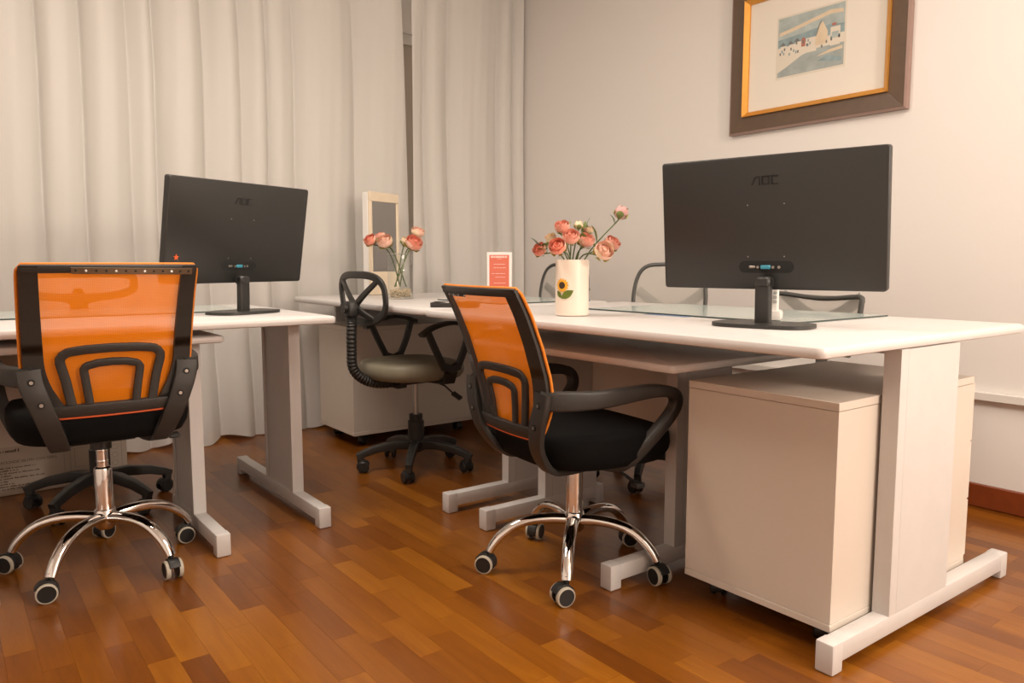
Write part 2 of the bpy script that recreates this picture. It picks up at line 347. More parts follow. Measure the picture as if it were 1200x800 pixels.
# curtains: pleats laid out along X between crease positions
def curtain(name, label, creases, x0, x1, ybase, z0, z1, amp, seed, lean, edge_l=0.0, edge_r=0.0):
    r = random.Random(seed); b = B(); nx = int((x1 - x0) / .0055); zs = [z0 + (z1 - z0) * (i / 34) for i in range(35)]
    cs = sorted(creases); info = [(r.uniform(.75, 1.15), r.uniform(.35, .65), r.uniform(-.5, .5)) for _ in range(len(cs) + 1)]
    grid = []
    for iz, z in enumerate(zs):
        tz = (z - z0) / (z1 - z0); row = []
        for i in range(nx + 1):
            xr = x1 + edge_r * (2.2 - z); xl = x0 + edge_l * (2.2 - z); xx = xl + (xr - xl) * i / nx
            xs = xx + lean * (z - 1.2) + .010 * math.sin(3 * z + seed)
            k = 0
            while k < len(cs) and cs[k] < xs: k += 1
            a = cs[k - 1] if k > 0 else x0 - .06; e = cs[k] if k < len(cs) else x1 + .06
            t = min(1, max(0, (xs - a) / (e - a))); pw = info[k]
            tt = t ** (math.log(.5) / math.log(pw[1]))
            A = min(amp, .42 * (e - a)) * pw[0] * (1 + .35 * (1 - tz) * pw[2])
            yy = ybase - A * math.sin(PI * tt) ** .75 - .004 * math.sin(xs * 33 + 2 * z) - .0012 * math.sin(xs * 97 - 3 * z)
            row.append(b.verts.new((xx, yy, z + (.012 * math.sin(xs * 23) if iz == 0 else 0))))
        grid.append(row)
    for A_, B_ in zip(grid, grid[1:]):
        for j in range(nx): b.faces.new((A_[j], A_[j + 1], B_[j + 1], B_[j]))
    o = obj(name, b, M_CURT, None, 180)
    return tag(o, label, 'curtain')
def cpx(u, yy=3.99):
    d = ray(u, 200); return d.x * yy / d.y
CL = [-.75, -.55, -.38, -.2, -.05, .1] + [cpx(u) for u in (-40, 52, 103, 157, 187, 244, 287, 318, 350, 420)]
CR = [cpx(u) for u in (500, 528, 586, 604)]
curtain('sheer_curtain', 'long white sheer curtain panel hanging behind the left desk and the tall mirror', CL, -.9, cpx(473.5), 4.035,   .015, 2.60, .10, 5, .012, 0.0, .036)
curtain('sheer_curtain', 'narrow white sheer curtain panel hanging in the corner beside the picture wall', CR, cpx(482.5), 3.075, 4.02, .015, 2.60, .06, 9, .006, -.006, 0.0)
b = B(); cyl(b, (-1.0, 4.0, 2.612), (3.08, 4.0, 2.612), .012, 10)
for xx in (-.9, 1.0, 3.0): box(b, xx - .01, xx + .01, 3.99, YW + .001, 2.607, 2.62)
tag(obj('curtain_rod', b, M_STEEL, None, 40), 'thin steel curtain rod above the sheer curtains', 'curtain rod')
# the room's ceiling lamps, then the fitting of the added key light (out of frame)
for (lx, ly, lz), lab in zip([l[0] for l in LAMPS], ('flat white ceiling lamp above the desk along the curtains', 'flat white ceiling lamp above the desk with the cream vase')):
    t = thing('ceiling_lamp', lab, 'lamp', (lx, ly, HC)); bx('housing', M_WHITE, t, -.6, .6, -.3, .3, -.06, -.0005, bevel=.01)
t = thing('added_key_fitting', 'added key light fitting hanging behind the camera', 'lamp', (KEY_POS[0], KEY_POS[1], HC))  # invented hanging fitting, built only to carry the added key light
b = B(); cyl(b, (0, 0, KEY_POS[2] + .25 - HC), (0, 0, -.0005), .004, 8); obj('key_light_cord', b, M_BLACK, t, 60)
b = B(); lathe(b, [(.03, KEY_POS[2] + .23 - HC), (.03, KEY_POS[2] + .27 - HC), (.012, KEY_POS[2] + .30 - HC)], 16); obj('key_light_socket', b, M_WHITE, t, 40)

# ------------------------------------------------------------------ desks
def slab(name, m, parent, x0, x1, y0, y1, z0, z1, corner=.02, round_=.009):
    """table top: rounded plan corners and bull-nosed edge"""
    poly = []
    for cx_, cy_, s in ((x1 - corner, y1 - corner, 0), (x0 + corner, y1 - corner, 1), (x0 + corner, y0 + corner, 2), (x1 - corner, y0 + corner, 3)):
        for i in range(5):
            a = (s + i / 4) * PI / 2; poly.append((cx_ + corner * math.cos(a), cy_ + corner * math.sin(a), math.cos(a), math.sin(a)))
    b = B(); rings = []
    prof = [(-round_, z0), (-round_ * .3, z0 + round_ * .3), (0, z0 + round_), (0, z1 - round_), (-round_ * .3, z1 - round_ * .3), (-round_, z1)]
    for d, z in prof: rings.append([b.verts.new((px + nx * d, py + ny * d, z)) for px, py, nx, ny in poly])
    n = len(poly)
    for A, Bq in zip(rings, rings[1:]):
        for j in range(n): b.faces.new((A[j], A[(j + 1) % n], Bq[(j + 1) % n], Bq[j]))
    b.faces.new(rings[0][::-1]); b.faces.new(rings[-1])
    return obj(name, b, m, parent, 35)
def c_leg(parent, x0, foot0, foot1, post0, post1, ztop, wd=.042, inner=-1):
    """flat panel post on a long floor foot; x0 = outer face, width goes to -x"""
    xa, xb = x0 - wd, x0
    e = bpy.data.objects.new('leg', None)
    b = B(); box(b, xa, xb, post0, post0 + .034, .07, ztop, bevel=.0008); st = obj('leg', b, M_LEG, parent, 40)
    b = B(); box(b, xa + .007, xb - .0003, post0 + .0345, post1 + .0115, .07, ztop - .001); obj('leg_panel', b, M_LEG, st)
    b = B(); box(b, xa + .0062, xa + .009, post0 + .0345, post0 + .040, .072, ztop - .002); obj('groove', b, M_HOLE, st)
    b = B(); box(b, xa, xa + .0068, post1 - .005, post1 + .0115, .071, ztop, bevel=.001); obj('rear_stile', b, M_LEG, st, 40)
    b = B(); box(b, xa, xb, foot0, foot1, .024, .071, bevel=.004, seg=2); obj('foot_bar', b, M_LEG, st, 40)
    for yy in (foot0, foot1 - .04):
        b = B(); box(b, xa - .001, xb + .001, yy - .001, yy + .041, .001, .0725, bevel=.004, seg=2); obj('foot_cap', b, M_LEG, st, 40)
    return st
def desk(label, loc, rz, length, dep, top, legs, beam):
    t = thing('desk', label, 'desk', loc, rz)
    slab('desktop', M_DESK, t, -length, 0, 0, dep, top - .026, top)
    for (x, f0, f1, p0, p1) in legs: c_leg(t, x, f0, f1, p0, p1, top - .0265)
    bx('apron_beam', M_LEG, t, beam[0], beam[1], .42, .438, top - .050, top - .0265)
    return t
# right-hand row (local x -> -Y, local y -> +X)
desk('long white desk carrying the cream vase, with a cabinet tucked under its open end', (1.44, .862, 0), -PI / 2, 1.60, 1.035, .74,
     [(-.004, .095, 1.02, .335, .62), (-1.458, .012, .60, .285, .56)], (-1.45, -.05))
desk('long white desk in front of the curtains with an orange mesh chair pulled up', (1.105, 2.475, 0), 0, 1.60, .99, .73,
     [(-.053, -.028, .87, .215, .49), (-1.52, -.028, .87, .215, .49)], (-1.5, -.09))
def kb_table(label, loc, rz, top, lx=-.155, dy=0.0):
    t = thing('keyboard_table', label, 'table', loc, rz)
    slab('tabletop', M_DESK, t, -.93, 0, 0, .60, top - .024, top, .014)
    for x in (lx, lx - .605): c_leg(t, x, -.06 + dy, .49 + dy, .20 + dy, .44 + dy, top - .0245)
    bx('modesty_panel', M_PED, t, lx - .604, lx - .043, .425 + dy, .441 + dy, .33, top - .0245)
    return t
kb_table('low white keyboard table slid under the desk that carries the cream vase', (1.515, 1.325, 0), -PI / 2, .648)
kb_table('low white keyboard table slid under the desk standing along the curtains', (.745, 2.545, 0), 0, .678, -.052, -.095)
# corner desk
t = thing('desk', 'white corner desk with rounded end holding the mirror and the glass vase', 'desk', (1.46, 2.475, 0), -PI / 2)
slab('desktop', M_DESK, t, -1.40, -.004, 0, .99, .714, .74, .10)
bx('apron_beam', M_LEG, t, -1.33, -.12, .55, .568, .645, .7135)
b = B(); box(b, -.16, -.12, .78, .82, .001, .7135, bevel=.002); obj('leg', b, M_LEG, t, 40)
b = B(); box(b, -1.398, -1.376, .25, .9, .001, .7135, bevel=.002); obj('leg', b, M_LEG, t, 40)
# ------------------------------------------------------------------ pedestals on castors
def caster(parent, name, loc, ang, r=.026, tyre=None, fork=M_RUBBER, top=.075, width=.040):
    """twin wheel castor; loc = floor point below the pivot"""
    c = bpy.data.objects.new(name, None)
    M = Matrix.Translation(Vector(loc)) @ Matrix.Rotation(ang, 4, 'Z')
    b = B()
    # hood
    sweep(b, [M @ V(r * .45 + (r * 1.02) * math.cos(a) , 0, r * 1.05 + (r * 1.02) * math.sin(a)) for a in [math.radians(q) for q in range(20, 205, 20)]],
          rrect(.0035, width * .34), ref=None)
    cyl(b, M @ V(0, 0, r * 1.5), M @ V(0, 0, top), .008, 10)
    o = obj(name, b, fork, parent, 40)
    for s in (-1, 1):
        b = B(); yc = s * width * .36; hw = width * .15
        prof = [(r * .3, -hw), (r * .86, -hw), (r, -hw * .5), (r, hw * .5), (r * .86, hw), (r * .3, hw)]
        lathe(b, prof, 18)
        bmesh.ops.transform(b, matrix=M @ Matrix.Translation((r * .45, yc, r)) @ Matrix.Rotation(PI / 2, 4, 'X'), verts=b.verts)
        wo = obj('wheel', b, fork, o, 40)
        if tyre is not None:
            b = B(); lathe(b, [(r * .86, -hw * 1.04), (r * 1.01, -hw * .8), (r * 1.01, hw * .8), (r * .86, hw * 1.04)], 18, capb=False, capt=False)
            # outside ring only
            for q in range(18): pass
            bmesh.ops.transform(b, matrix=M @ Matrix.Translation((r * .45, yc + s * hw * .25, r)) @ Matrix.Rotation(PI / 2, 4, 'X'), verts=b.verts)
            obj('tyre', b, tyre, o, 40)
    return o
def pedestal(label, x0, x1, y0, y1, z0, z1, handle=None):
    t = thing('mobile_cabinet', label, 'cabinet', (x0, y0, 0)); w_, d_ = x1 - x0, y1 - y0
    bx('body', M_PED, t, .001, w_ - .001, .001, d_ - .001, z0 + .019, z1 - .021)
    bx('top_panel', M_PED, t, 0, w_, 0, d_, z1 - .02, z1, bevel=.0012)
    bx('base_panel', M_PED, t, 0, w_, 0, d_, z0, z0 + .018, bevel=.0012)
    for k, xx in enumerate((.07, w_ - .09)):
        for yy in (.06, d_ - .06): caster(t, 'caster', (xx, yy, 0.001), .5 + k, .024, top=z0 + .002)
    return t
pa = pedestal('cream mobile cabinet under the open end of the desk with the cream vase', 1.603, 2.29, .915, 1.345, .062, .60)
for k in range(3):
    d = bx('drawer', M_PED, pa, .685, .703, .004, .426, .085 + k * .166, .085 + k * .166 + .162, bevel=.0015)
pb = pedestal('cream mobile cabinet under the corner desk behind the khaki seat chair', 1.607, 2.345, 3.434, 3.842, .062, .60)
pc = pedestal('cream mobile cabinet standing by the picture wall next to the corner desk', 2.49, 2.93, 3.55, 3.93, .062, .58)

# ------------------------------------------------------------------ chairs
def star_base(parent, R, phase, chrome, hub_z, legm):
    b = B()
    if chrome:
        lathe(b, [(.020, hub_z - .055), (.030, hub_z - .045), (.036, hub_z - .012), (.031, hub_z - .004), (.030, hub_z + .004), (.026, hub_z + .008)], 20)
    else:
        lathe(b, [(.020, hub_z - .06), (.036, hub_z - .05), (.040, hub_z - .01), (.033, hub_z)], 20)
    obj('hub', b, legm, parent, 40)
    for k in range(5):
        a = phase + k * 2 * PI / 5; d = V(math.cos(a), math.sin(a), 0)
        if chrome:
            zs = [(.020, hub_z - .018), (.07, hub_z - .012), (.13, hub_z - .014), (.18, hub_z - .028), (.22, hub_z - .055), (.245, hub_z - .083), (.256, hub_z - .103)]
            P = spline([d * (r * R / .262) + V(0, 0, z) for r, z in zs], 4); n = len(P)
            b = B(); sweep(b, P, lambda i: circ(.0165 - .005 * i / n, 14, .0205 - .005 * i / n) , ref=None)
            lo = obj('base_leg', b, legm, parent, 60)
            caster(lo, 'caster', d * R * .975 + V(0, 0, .001), a + (PI if math.cos(a) > .9 else -.5) + random.uniform(-.5, .5), .027, M_TYRE, M_RUBBER, hub_z - .09, .044)
        else:
            P = [d * r * R / .25 + V(0, 0, z) for r, z in ((.02, hub_z - .025), (.10, hub_z - .022), (.18, hub_z - .035), (.232, hub_z - .052), (.262, hub_z - .064))]
            b = B(); n = len(P)
            sweep(b, P, lambda i: rrect(.021 - .002 * i, .019 - .0015 * i, .005), ref=(0, 0, 1))
            box(b, -.014, .014, -.014, .014, .045, hub_z - .05, bevel=.004, M=Matrix.Translation(d * R * .985) @ Matrix.Rotation(a, 4, 'Z'))
            lo = obj('base_leg', b, legm, parent, 40)
            caster(lo, 'caster', d * R * .985 + V(0, 0, .001), a + PI + random.uniform(-.9, .9), .025, None, M_RUBBER, .06, .046)
def cushion(b, hw, y0, y1, z0, z1, n=3.2, seg=40, dome=.012, drop=.02):
    cy = (y0 + y1) / 2; hd = (y1 - y0) / 2
    def ring(s, z, dz=0):
        out = []
        for i in range(seg):
            a = 2 * PI * i / seg; c, s_ = math.cos(a), math.sin(a)
            xx = hw * s * math.copysign(abs(c) ** (2 / n), c); yy = hd * s * math.copysign(abs(s_) ** (2 / n), s_)
            fr = max(0, yy / hd - .5); out.append(b.verts.new((xx, cy + yy, z - drop * fr * fr * 4 * (1 if z > (z0 + z1) / 2 else .3))))
        return out
    R = [ring(.80, z0), ring(.93, z0 + .006), ring(.985, z0 + (z1 - z0) * .3), ring(1.0, z0 + (z1 - z0) * .55), ring(.985, z1 - .016), ring(.94, z1 - .004), ring(.8, z1), ring(.5, z1 + dome * .3), ring(.2, z1 + dome * .2)]
    for A, Bq in zip(R, R[1:]):
        for j in range(seg): b.faces.new((A[j], A[(j + 1) % seg], Bq[(j + 1) % seg], Bq[j]))
    b.faces.new(R[0][::-1]); b.faces.new(R[-1])
BK = [(.49, -.212), (.53, -.215), (.60, -.222), (.68, -.238), (.76, -.264), (.84, -.297), (.903, -.331), (.93, -.346)]
def back_y(z):
    for (z0, y0), (z1, y1) in zip(BK, BK[1:]):
        if z <= z1:
            t = (z - z0) / (z1 - z0); return y0 + (y1 - y0) * t
    return BK[-1][1]
def bow(x): return .030 * (1 - (x / .21) ** 2)          # the back panel is slightly hollow towards the sitter
def bpt(x, z, off=0.0): return V(x, back_y(z) - bow(x) + .012 + off, z)
def resample(poly, step=.012):
    out = []
    for i in range(len(poly)):
        a, c = Vector(poly[i]), Vector(poly[(i + 1) % len(poly)]); k = max(1, int((c - a).length / step))
        for j in range(k): out.append(a + (c - a) * j / k)
    return out
def orange_chair(label, loc, yaw, dz, sleeve_top, phase, strip):
    t = thing('mesh_office_chair', label, 'chair', (loc[0], loc[1], 0), yaw)
    hub = .168
    star_base(t, .262, phase, True, hub, M_CHROME)
    b = B(); lathe(b, [(.0255, hub), (.0255, sleeve_top - .01), (.024, sleeve_top - .004), (.018, sleeve_top)], 24); obj('gas_lift_sleeve', b, M_CHROME, t, 40)
    b = B(); zt = .405 + dz; lathe(b, [(.0165, sleeve_top - .01), (.0165, zt + .01)], 20)
    for k in range(3):
        z = sleeve_top + (zt - sleeve_top) * (k + .5) / 3; lathe(b, [(.0165, z - .004), (.0178, z), (.0165, z + .004)], 20, capb=False, capt=False)
    obj('gas_lift_piston', b, M_CHROME if strip else M_BLACK, t, 40)
    e = bpy.data.objects.new('upper', None)  # height offset helper is applied to coordinates instead
    Z = Matrix.Translation((0, 0, dz))
    def up(b): bmesh.ops.transform(b, matrix=Z, verts=b.verts); return b
    b = B(); box(b, -.09, .09, -.05, .10, .385, .412, bevel=.006); cyl(b, (0, 0, .36), (0, 0, .39), .028); obj('seat_mechanism', up(b), M_BLACK, t, 40)
    b = B(); tube(b, [V(.05, .03, .39), V(.14, .05, .385), V(.20, .06, .365)], .005, 8); box(b, .20, .235, .045, .075, .352, .368, bevel=.004); obj('lever', up(b), M_BLACK, t, 40)
    b = B(); cushion(b, .236, -.205, .245, .412, .512); obj('seat', up(b), M_SEAT, t, 60)
    # back frame: two stiles, rails, nested arches
    def strip_along(b, pts2, w_, th=.012, closed=False, off=0.0):
        P = [bpt(x, z, off) for x, z in pts2]
        sweep(b, P, rrect(th / 2, w_ / 2, .004, 2), ref=(0, 1, .25), closed=closed)
    for s in (-1, 1):
        fr = B(); z0, z1 = .512, .905; n = 22; L_, R_ = [], []
        for i in range(n + 1):
            q = i / n; z = z0 + (z1 - z0) * q
            xo = .150 + (.052 * (1 - (1 - min(1, q / .38)) ** 2)) + .006 * q; wd = .050 - .010 * q
            if q < .15: wd = .05
            L_.append((s * (xo), z)); R_.append((s * (xo - wd), z))
        for i in range(n):
            vs = []
            for off in (0, -.014):
                vs += [fr.verts.new(bpt(*c, off)) for c in (L_[i], R_[i], R_[i + 1], L_[i + 1])]
            for f in ((0, 1, 2, 3), (7, 6, 5, 4), (0, 4, 5, 1), (1, 5, 6, 2), (2, 6, 7, 3), (3, 7, 4, 0)):
                fr.faces.new([vs[k] for k in f])
        bmesh.ops.remove_doubles(fr, verts=fr.verts[:], dist=.0002)
        obj('back_stile', up(fr), M_DGREY, t, 40)
    b = B(); strip_along(b, [(-.202 + .404 * i / 16, .898) for i in range(17)], .022, .014, off=-.007); obj('top_rail', up(b), M_DGREY, t, 40)
    b = B(); strip_along(b, [(-.150 + .30 * i / 12, .521) for i in range(13)], .034, .016, off=-.008); obj('lower_rail', up(b), M_DGREY, t, 40)
    for (wt, wb, zt_, sw) in ((.124, .098, .681, .024), (.070, .056, .643, .021)):
        P = [(-wb, .53), (-wb - (wt - wb) * .5, .53 + (zt_ - .53) * .5)]
        r = .030 if wt > .1 else .02
        P.append((-wt + .002, zt_ - r))
        for k in range(1, 5):
            a = k / 4 * PI / 2; P.append((-wt + r - r * math.cos(a), zt_ - r + r * math.sin(a)))
        P += [(-wt / 2, zt_ + .004), (0, zt_ + .006)]
        P = P + [(-x, z) for x, z in P[-2::-1]]
        b = B(); strip_along(b, P, sw, .012, off=-.008); obj('lumbar_arch', up(b), M_DGREY, t, 40)
    # mesh stretched over the front of the frame
    b = B(); rows = []; n = 30; mm = 20
    for i in range(n + 1):
        q = i / n; z = .505 + (.909 - .505) * q; qf = max(0, (z - .512) / .393)
        xo = .150 + (.052 * (1 - (1 - min(1, qf / .38)) ** 2)) + .006 * qf + .004
        if q > .95: xo -= .012 * ((q - .95) / .05) ** 2
        rows.append([b.verts.new(bpt(xo * (2 * j / mm - 1), z, .004)) for j in range(mm + 1)])
    for A, Bq in zip(rows, rows[1:]):
        for j in range(mm): b.faces.new((A[j], A[j + 1], Bq[j + 1], Bq[j]))
    edge = [r[0].co.copy() for r in rows] + [v.co.copy() for v in rows[-1][1:-1]] + [r[-1].co.copy() for r in rows[::-1]]
    me = obj('back_mesh', up(b), M_ORANGE, t, 180); me['label'] = 'orange see-through mesh'
    b = B(); tube(b, [p + V(0, -.004, 0) for p in edge], .0042, 8); o = obj('mesh_edge', up(b), M_ORPIPE, me, 60); o['label'] = 'orange woven border'
    b = B(); tube(b, [bpt(-.145 + .29 * i / 12, .5005, -.006) for i in range(13)], .0028, 6); obj('lower_piping', up(b), M_STAR, me, 60)
    # arms: closed loop from the back bracket forward and down under the seat
    for s in (-1, 1):
        yb = back_y(.61)
        P = spline([(s * .180, yb - .012, .618), (s * .212, yb + .03, .616), (s * .244, -.10, .617), (s * .252, .0, .624), (s * .256, .075, .628), (s * .254, .136, .620), (s * .250, .163, .599),
                    (s * .243, .158, .562), (s * .236, .105, .505), (s * .215, .05, .443), (s * .19, .02, .412), (s * .11, .0, .402)], 6)
        n = len(P)
        def sec(i, n=n):
            q = i / n
            hgt = .026 if q < .1 else (.024 if q < .3 else .016)
            if .1 <= q < .45: hgt = .026 - .011 * (q - .1) / .35
            if q > .85: hgt = .011
            return rrect(.017, hgt, .007)
        b = B(); sweep(b, P, sec, ref=(s * 1, 0, .02)); arm = obj('armrest', up(b), M_DGREY, t, 50)
        P = spline([(s * .193, yb - .014, .637), (s * .189, yb - .017, .60), (s * .174, yb - .018, .55), (s * .150, yb - .004, .48), (s * .128, -.178, .415), (s * .118, -.12, .402), (s * .11, -.06, .401)], 5)
        b = B(); n2 = len(P); sweep(b, P, lambda i: rrect(.030 - .008 * i / n2, .009, .004), ref=(1, 0, 0)); obj('back_bracket', up(b), M_DGREY, arm, 50)
        for bxx, bz in ((.189, .606), (.170, .545)):
            yy = yb - (.026 if bz > .6 else .0275)
            b = B(); cyl(b, (s * bxx, yy + .006, bz), (s * bxx, yy - .001, bz), .009, 14); obj('bolt_recess', up(b), M_HOLE, arm, 40)
            b = B(); cyl(b, (s * bxx, yy + .006, bz), (s * bxx, yy - .003, bz), .0048, 10); obj('bolt', up(b), M_STEEL, arm, 40)
    if strip:
        b = B(); n = 14; pts = [(-.098 + .292 * i / n, .893 - .004 * i / n) for i in range(n + 1)]
        P = [bpt(x, z, -.0175) for x, z in pts]; sweep(b, P, rrect(.0012, .0085, .0008, 1), ref=(0, 1, .25))
        so = obj('metal_strip', up(b), M_STRIP, t, 40); so['label'] = 'perforated metal strip'
        for i in range(13):
            x = -.088 + .272 * i / 12; p = bpt(x, .893 - .004 * i / 13, -.0175); b = B()
            cyl(b, p + V(0, -.0006, 0), p + V(0, -.0022, 0), .0030, 8); obj('strip_hole', up(b), M_STEEL if i % 3 == 1 else M_HOLE, so)
    else:
        b = B(); P = [bpt(-.135 + .12 * i / 8, .886, -.0155) for i in range(9)]; sweep(b, P, rrect(.001, .005, .0008, 1), ref=(0, 1, .25)); so = obj('metal_strip', up(b), M_BLACK, t, 40); so['label'] = 'short dark strip with metal studs'
        for i in range(4):
            p = bpt(-.132 + .114 * i / 3, .884, -.0165); b = B(); box(b, p.x - .0035, p.x + .0035, p.y - .002, p.y + .001, p.z - .002, p.z + .003, bevel=.0006); obj('stud', up(b), M_STEEL, so)
    return t
orange_chair('orange mesh chair with a long perforated metal strip on its back', (.372, 2.546), 0.0, 0.0, .305, math.radians(13), True)
orange_chair('orange mesh chair with a studded dark strip, pulled up to the desk with cream vase', (1.492, 1.677), math.radians(-96.3), -.060, .352, math.radians(8 + 96.3), False)

def ring_chair(label, loc, yaw, phase, seatm, arms=True, dz=0):
    t = thing('office_chair', label, 'chair', (loc[0], loc[1], 0), yaw)
    hub = .135
    star_base(t, .25, phase, False, hub, M_BLACK)
    b = B(); lathe(b, [(.036, hub - .01), (.036, .215), (.030, .218), (.030, .245)], 20); obj('lift_sleeve', b, M_BLACK, t, 40)
    b = B(); lathe(b, [(.0125, .24), (.0125, .41 + dz)], 14); obj('gas_lift_piston', b, M_STEEL, t, 40)
    b = B(); box(b, -.075, .075, -.11, .10, .392 + dz, .414 + dz, bevel=.005); box(b, -.05, .05, -.12, -.07, .375 + dz, .395 + dz, bevel=.004); obj('seat_mechanism', b, M_BLACK, t, 40)
    b = B(); tube(b, [V(.05, .06, .395 + dz), V(.10, .09, .375 + dz), V(.135, .115, .34 + dz)], .004, 8); sweep(b, [V(.13, .112, .345 + dz), V(.165, .13, .322 + dz)], rrect(.012, .006), ref=(0, 1, 0)); obj('lever', b, M_BLACK, t, 40)
    b = B(); cushion(b, .215, -.235, .20, .414 + dz, .492 + dz, 2.5, dome=.016, drop=.012); obj('seat', b, seatm, t, 60)
    # corrugated back tube
    P = spline([(0, -.05, .405 + dz), (0, -.15, .397 + dz), (0, -.235, .415 + dz), (0, -.297, .47 + dz), (0, -.304, .56 + dz), (0, -.302, .66 + dz), (0, -.301, .70 + dz)], 12)
    b = B(); sweep(b, P, lambda i: circ(.0225 if i % 2 else .0195, 12), ref=(1, 0, 0)); obj('back_tube', b, M_BLACK, t, 30)
    zc = .735 + dz if arms else .655 + dz
    b = B(); box(b, -.032, .032, -.327, -.280, zc - .045, zc + .02, bevel=.012, seg=2); cyl(b, (0, -.342, zc - .008), (0, -.272, zc - .008), .022); cyl(b, (0, -.301, .68 + dz), (0, -.301, .71 + dz), .016)
    hb = obj('back_hub', b, M_BLACK, t, 40)
    def rp(a):
        x = .195 * math.copysign(abs(math.cos(a)) ** .8, math.cos(a)); z = (.765 if arms else .722) + dz + (.098 if arms else .046) * math.copysign(abs(math.sin(a)) ** .85, math.sin(a)) + (.018 * abs(x / .185) ** 2 if math.sin(a) > 0 else 0)
        return V(x, -.262 + .42 * x * x - .10 * (z - .75 - dz), z)
    P = [rp(2 * PI * i / 48) for i in range(48)]
    b = B(); sweep(b, P, rrect(.007, .0155, .005), ref=(0, 1, 0), closed=True); obj('back_ring', b, M_BLACK, t, 50)
    for s in (-1, 1):
        for a in ((math.radians(38), math.radians(-62)) if arms else (math.radians(-70),)):
            e_ = rp(a if s > 0 else PI - a); P = spline([V(0, -.284, zc), V(e_.x * .45, -.278, zc + (e_.z - zc) * .45), e_], 5)
            b = B(); sweep(b, P, lambda i: rrect(.006, .016 - .0005 * i, .004), ref=(0, 1, 0)); obj('spoke', b, M_BLACK, t, 50)
    if arms:
        for s in (-1, 1):
            xa = s * .245
            P = spline([(xa, -.115, .618 + dz), (xa, -.06, .648 + dz), (xa, .02, .664 + dz), (xa, .10, .655 + dz), (xa, .15, .637 + dz)], 6)
            b = B(); n = len(P); sweep(b, P, rrect(.022, .008, .005), ref=(1, 0, 0)); arm = obj('armrest', b, M_BLACK, t, 50)
            for pts in ([(xa, -.085, .632 + dz), (xa, -.05, .56 + dz), (xa, -.005, .475 + dz)], [(xa, .125, .645 + dz), (xa, .10, .56 + dz), (xa, .06, .475 + dz)]):
                b = B(); sweep(b, spline(pts, 4), rrect(.012, .013, .005), ref=(1, 0, 0)); obj('arm_strut', b, M_BLACK, arm, 50)
            b = B(); sweep(b, spline([(xa, -.01, .483 + dz), (xa, .028, .470 + dz), (xa, .066, .483 + dz)], 4), rrect(.012, .018, .006), ref=(1, 0, 0))
            sweep(b, [V(xa, .028, .455 + dz), V(xa - s * .02, .028, .412 + dz), V(s * .07, .028, .404 + dz)], rrect(.03, .007, .003), ref=(0, 1, 0)); obj('arm_plate', b, M_BLACK, arm, 40)
    return t
ring_chair('khaki seat office chair with a black ring back and looped armrests', (1.677, 2.946), math.radians(-89), math.radians(17 + 89), M_GSEAT)
ring_chair('black ring back chair standing behind the desk along the curtains', (.46, 3.207), PI, math.radians(-26), M_SEAT, arms=False, dz=.10)

def mesh_back_chair(label, loc, yaw, phase, flat=False, ztop=.905, hw=.205, sz=0.0):
    t = thing('visitor_mesh_chair', label, 'chair', (loc[0], loc[1], 0), yaw)
    star_base(t, .235, phase, False, .135, M_BLACK)
    b = B(); lathe(b, [(.034, .125), (.034, .23), (.018, .24), (.018, .50 + sz)], 18); obj('gas_lift', b, M_BLACK, t, 40)
    b = B(); box(b, -.08, .08, -.14, .10, .475 + sz, .50 + sz, bevel=.006); obj('seat_mechanism', b, M_BLACK, t, 40)
    b = B(); cushion(b, .225, -.21, .22, .499 + sz, .555 + sz, 3.0); obj('seat', b, M_SEAT, t, 60)
    z0 = .58
    def bp(x, z): return V(x, -.235 - .12 * (z - z0) - .02 + .55 * x * x, z)
    H_ = ztop - z0
    outline = []
    if flat:
        pts = [(-hw * .8, z0), (-hw * .95, z0 + H_ * .4), (-hw, z0 + H_ * .9), (-hw * .97, z0 + H_ * .99), (-hw * .82, ztop), (-hw * .4, ztop - .008), (0, ztop - .012)]
    else:
        pts = [(-hw * .85, z0), (-hw, z0 + H_ * .4), (-hw * .99, z0 + H_ * .68), (-hw * .88, z0 + H_ * .88), (-hw * .66, z0 + H_ * .98), (-hw * .3, ztop), (0, ztop)]
    pts = pts + [(-x, z) for x, z in pts[-2::-1]]
    P2 = spline([(x, 0, z) for x, z in pts], 5)
    P = [bp(p.x, p.z) for p in P2]
    b = B(); tube(b, P, .0095, 10, closed=False); bt = B()
    sweep(b, [bp(-hw * .85 + 1.7 * hw * i / 8, z0) for i in range(9)], circ(.0095, 10)); obj('back_frame', b, M_GPLAST, t, 60)
    b = B(); half = len(P2) // 2; rows = []
    for i in range(half + 1):
        l_, r_ = P2[i], P2[len(P2) - 1 - i]; k = 12
        rows.append([b.verts.new(bp(l_.x + (r_.x - l_.x) * j / k, l_.z + (r_.z - l_.z) * j / k) + V(0, .003, 0)) for j in range(k + 1)])
    for A, Bq in zip(rows, rows[1:]):
        for j in range(12):
            try: b.faces.new((A[j], A[j + 1], Bq[j + 1], Bq[j]))
            except ValueError: pass
    bmesh.ops.remove_doubles(b, verts=b.verts[:], dist=.0003)
    o = obj('back_mesh', b, M_GMESH, t, 180); o['label'] = 'pale grey see-through mesh'
    b = B(); sweep(b, spline([(0, -.06, .482 + sz), (0, -.20, .478 + sz), (0, -.29, .52 + sz), (0, -.305, .60), (0, -.315, .72)], 6), rrect(.03, .009, .004), ref=(1, 0, 0)); obj('back_support', b, M_LGREY, t, 40)
    b = B(); sweep(b, [bp(-hw * .93 + 1.86 * hw * i / 10, .70 + .09 * abs(i / 5 - 1) ** 1.5) + V(0, -.016, 0) for i in range(11)], rrect(.003, .022, .002), ref=(0, 1, 0)); obj('lumbar_band', b, M_LGREY, t, 40)
    return t
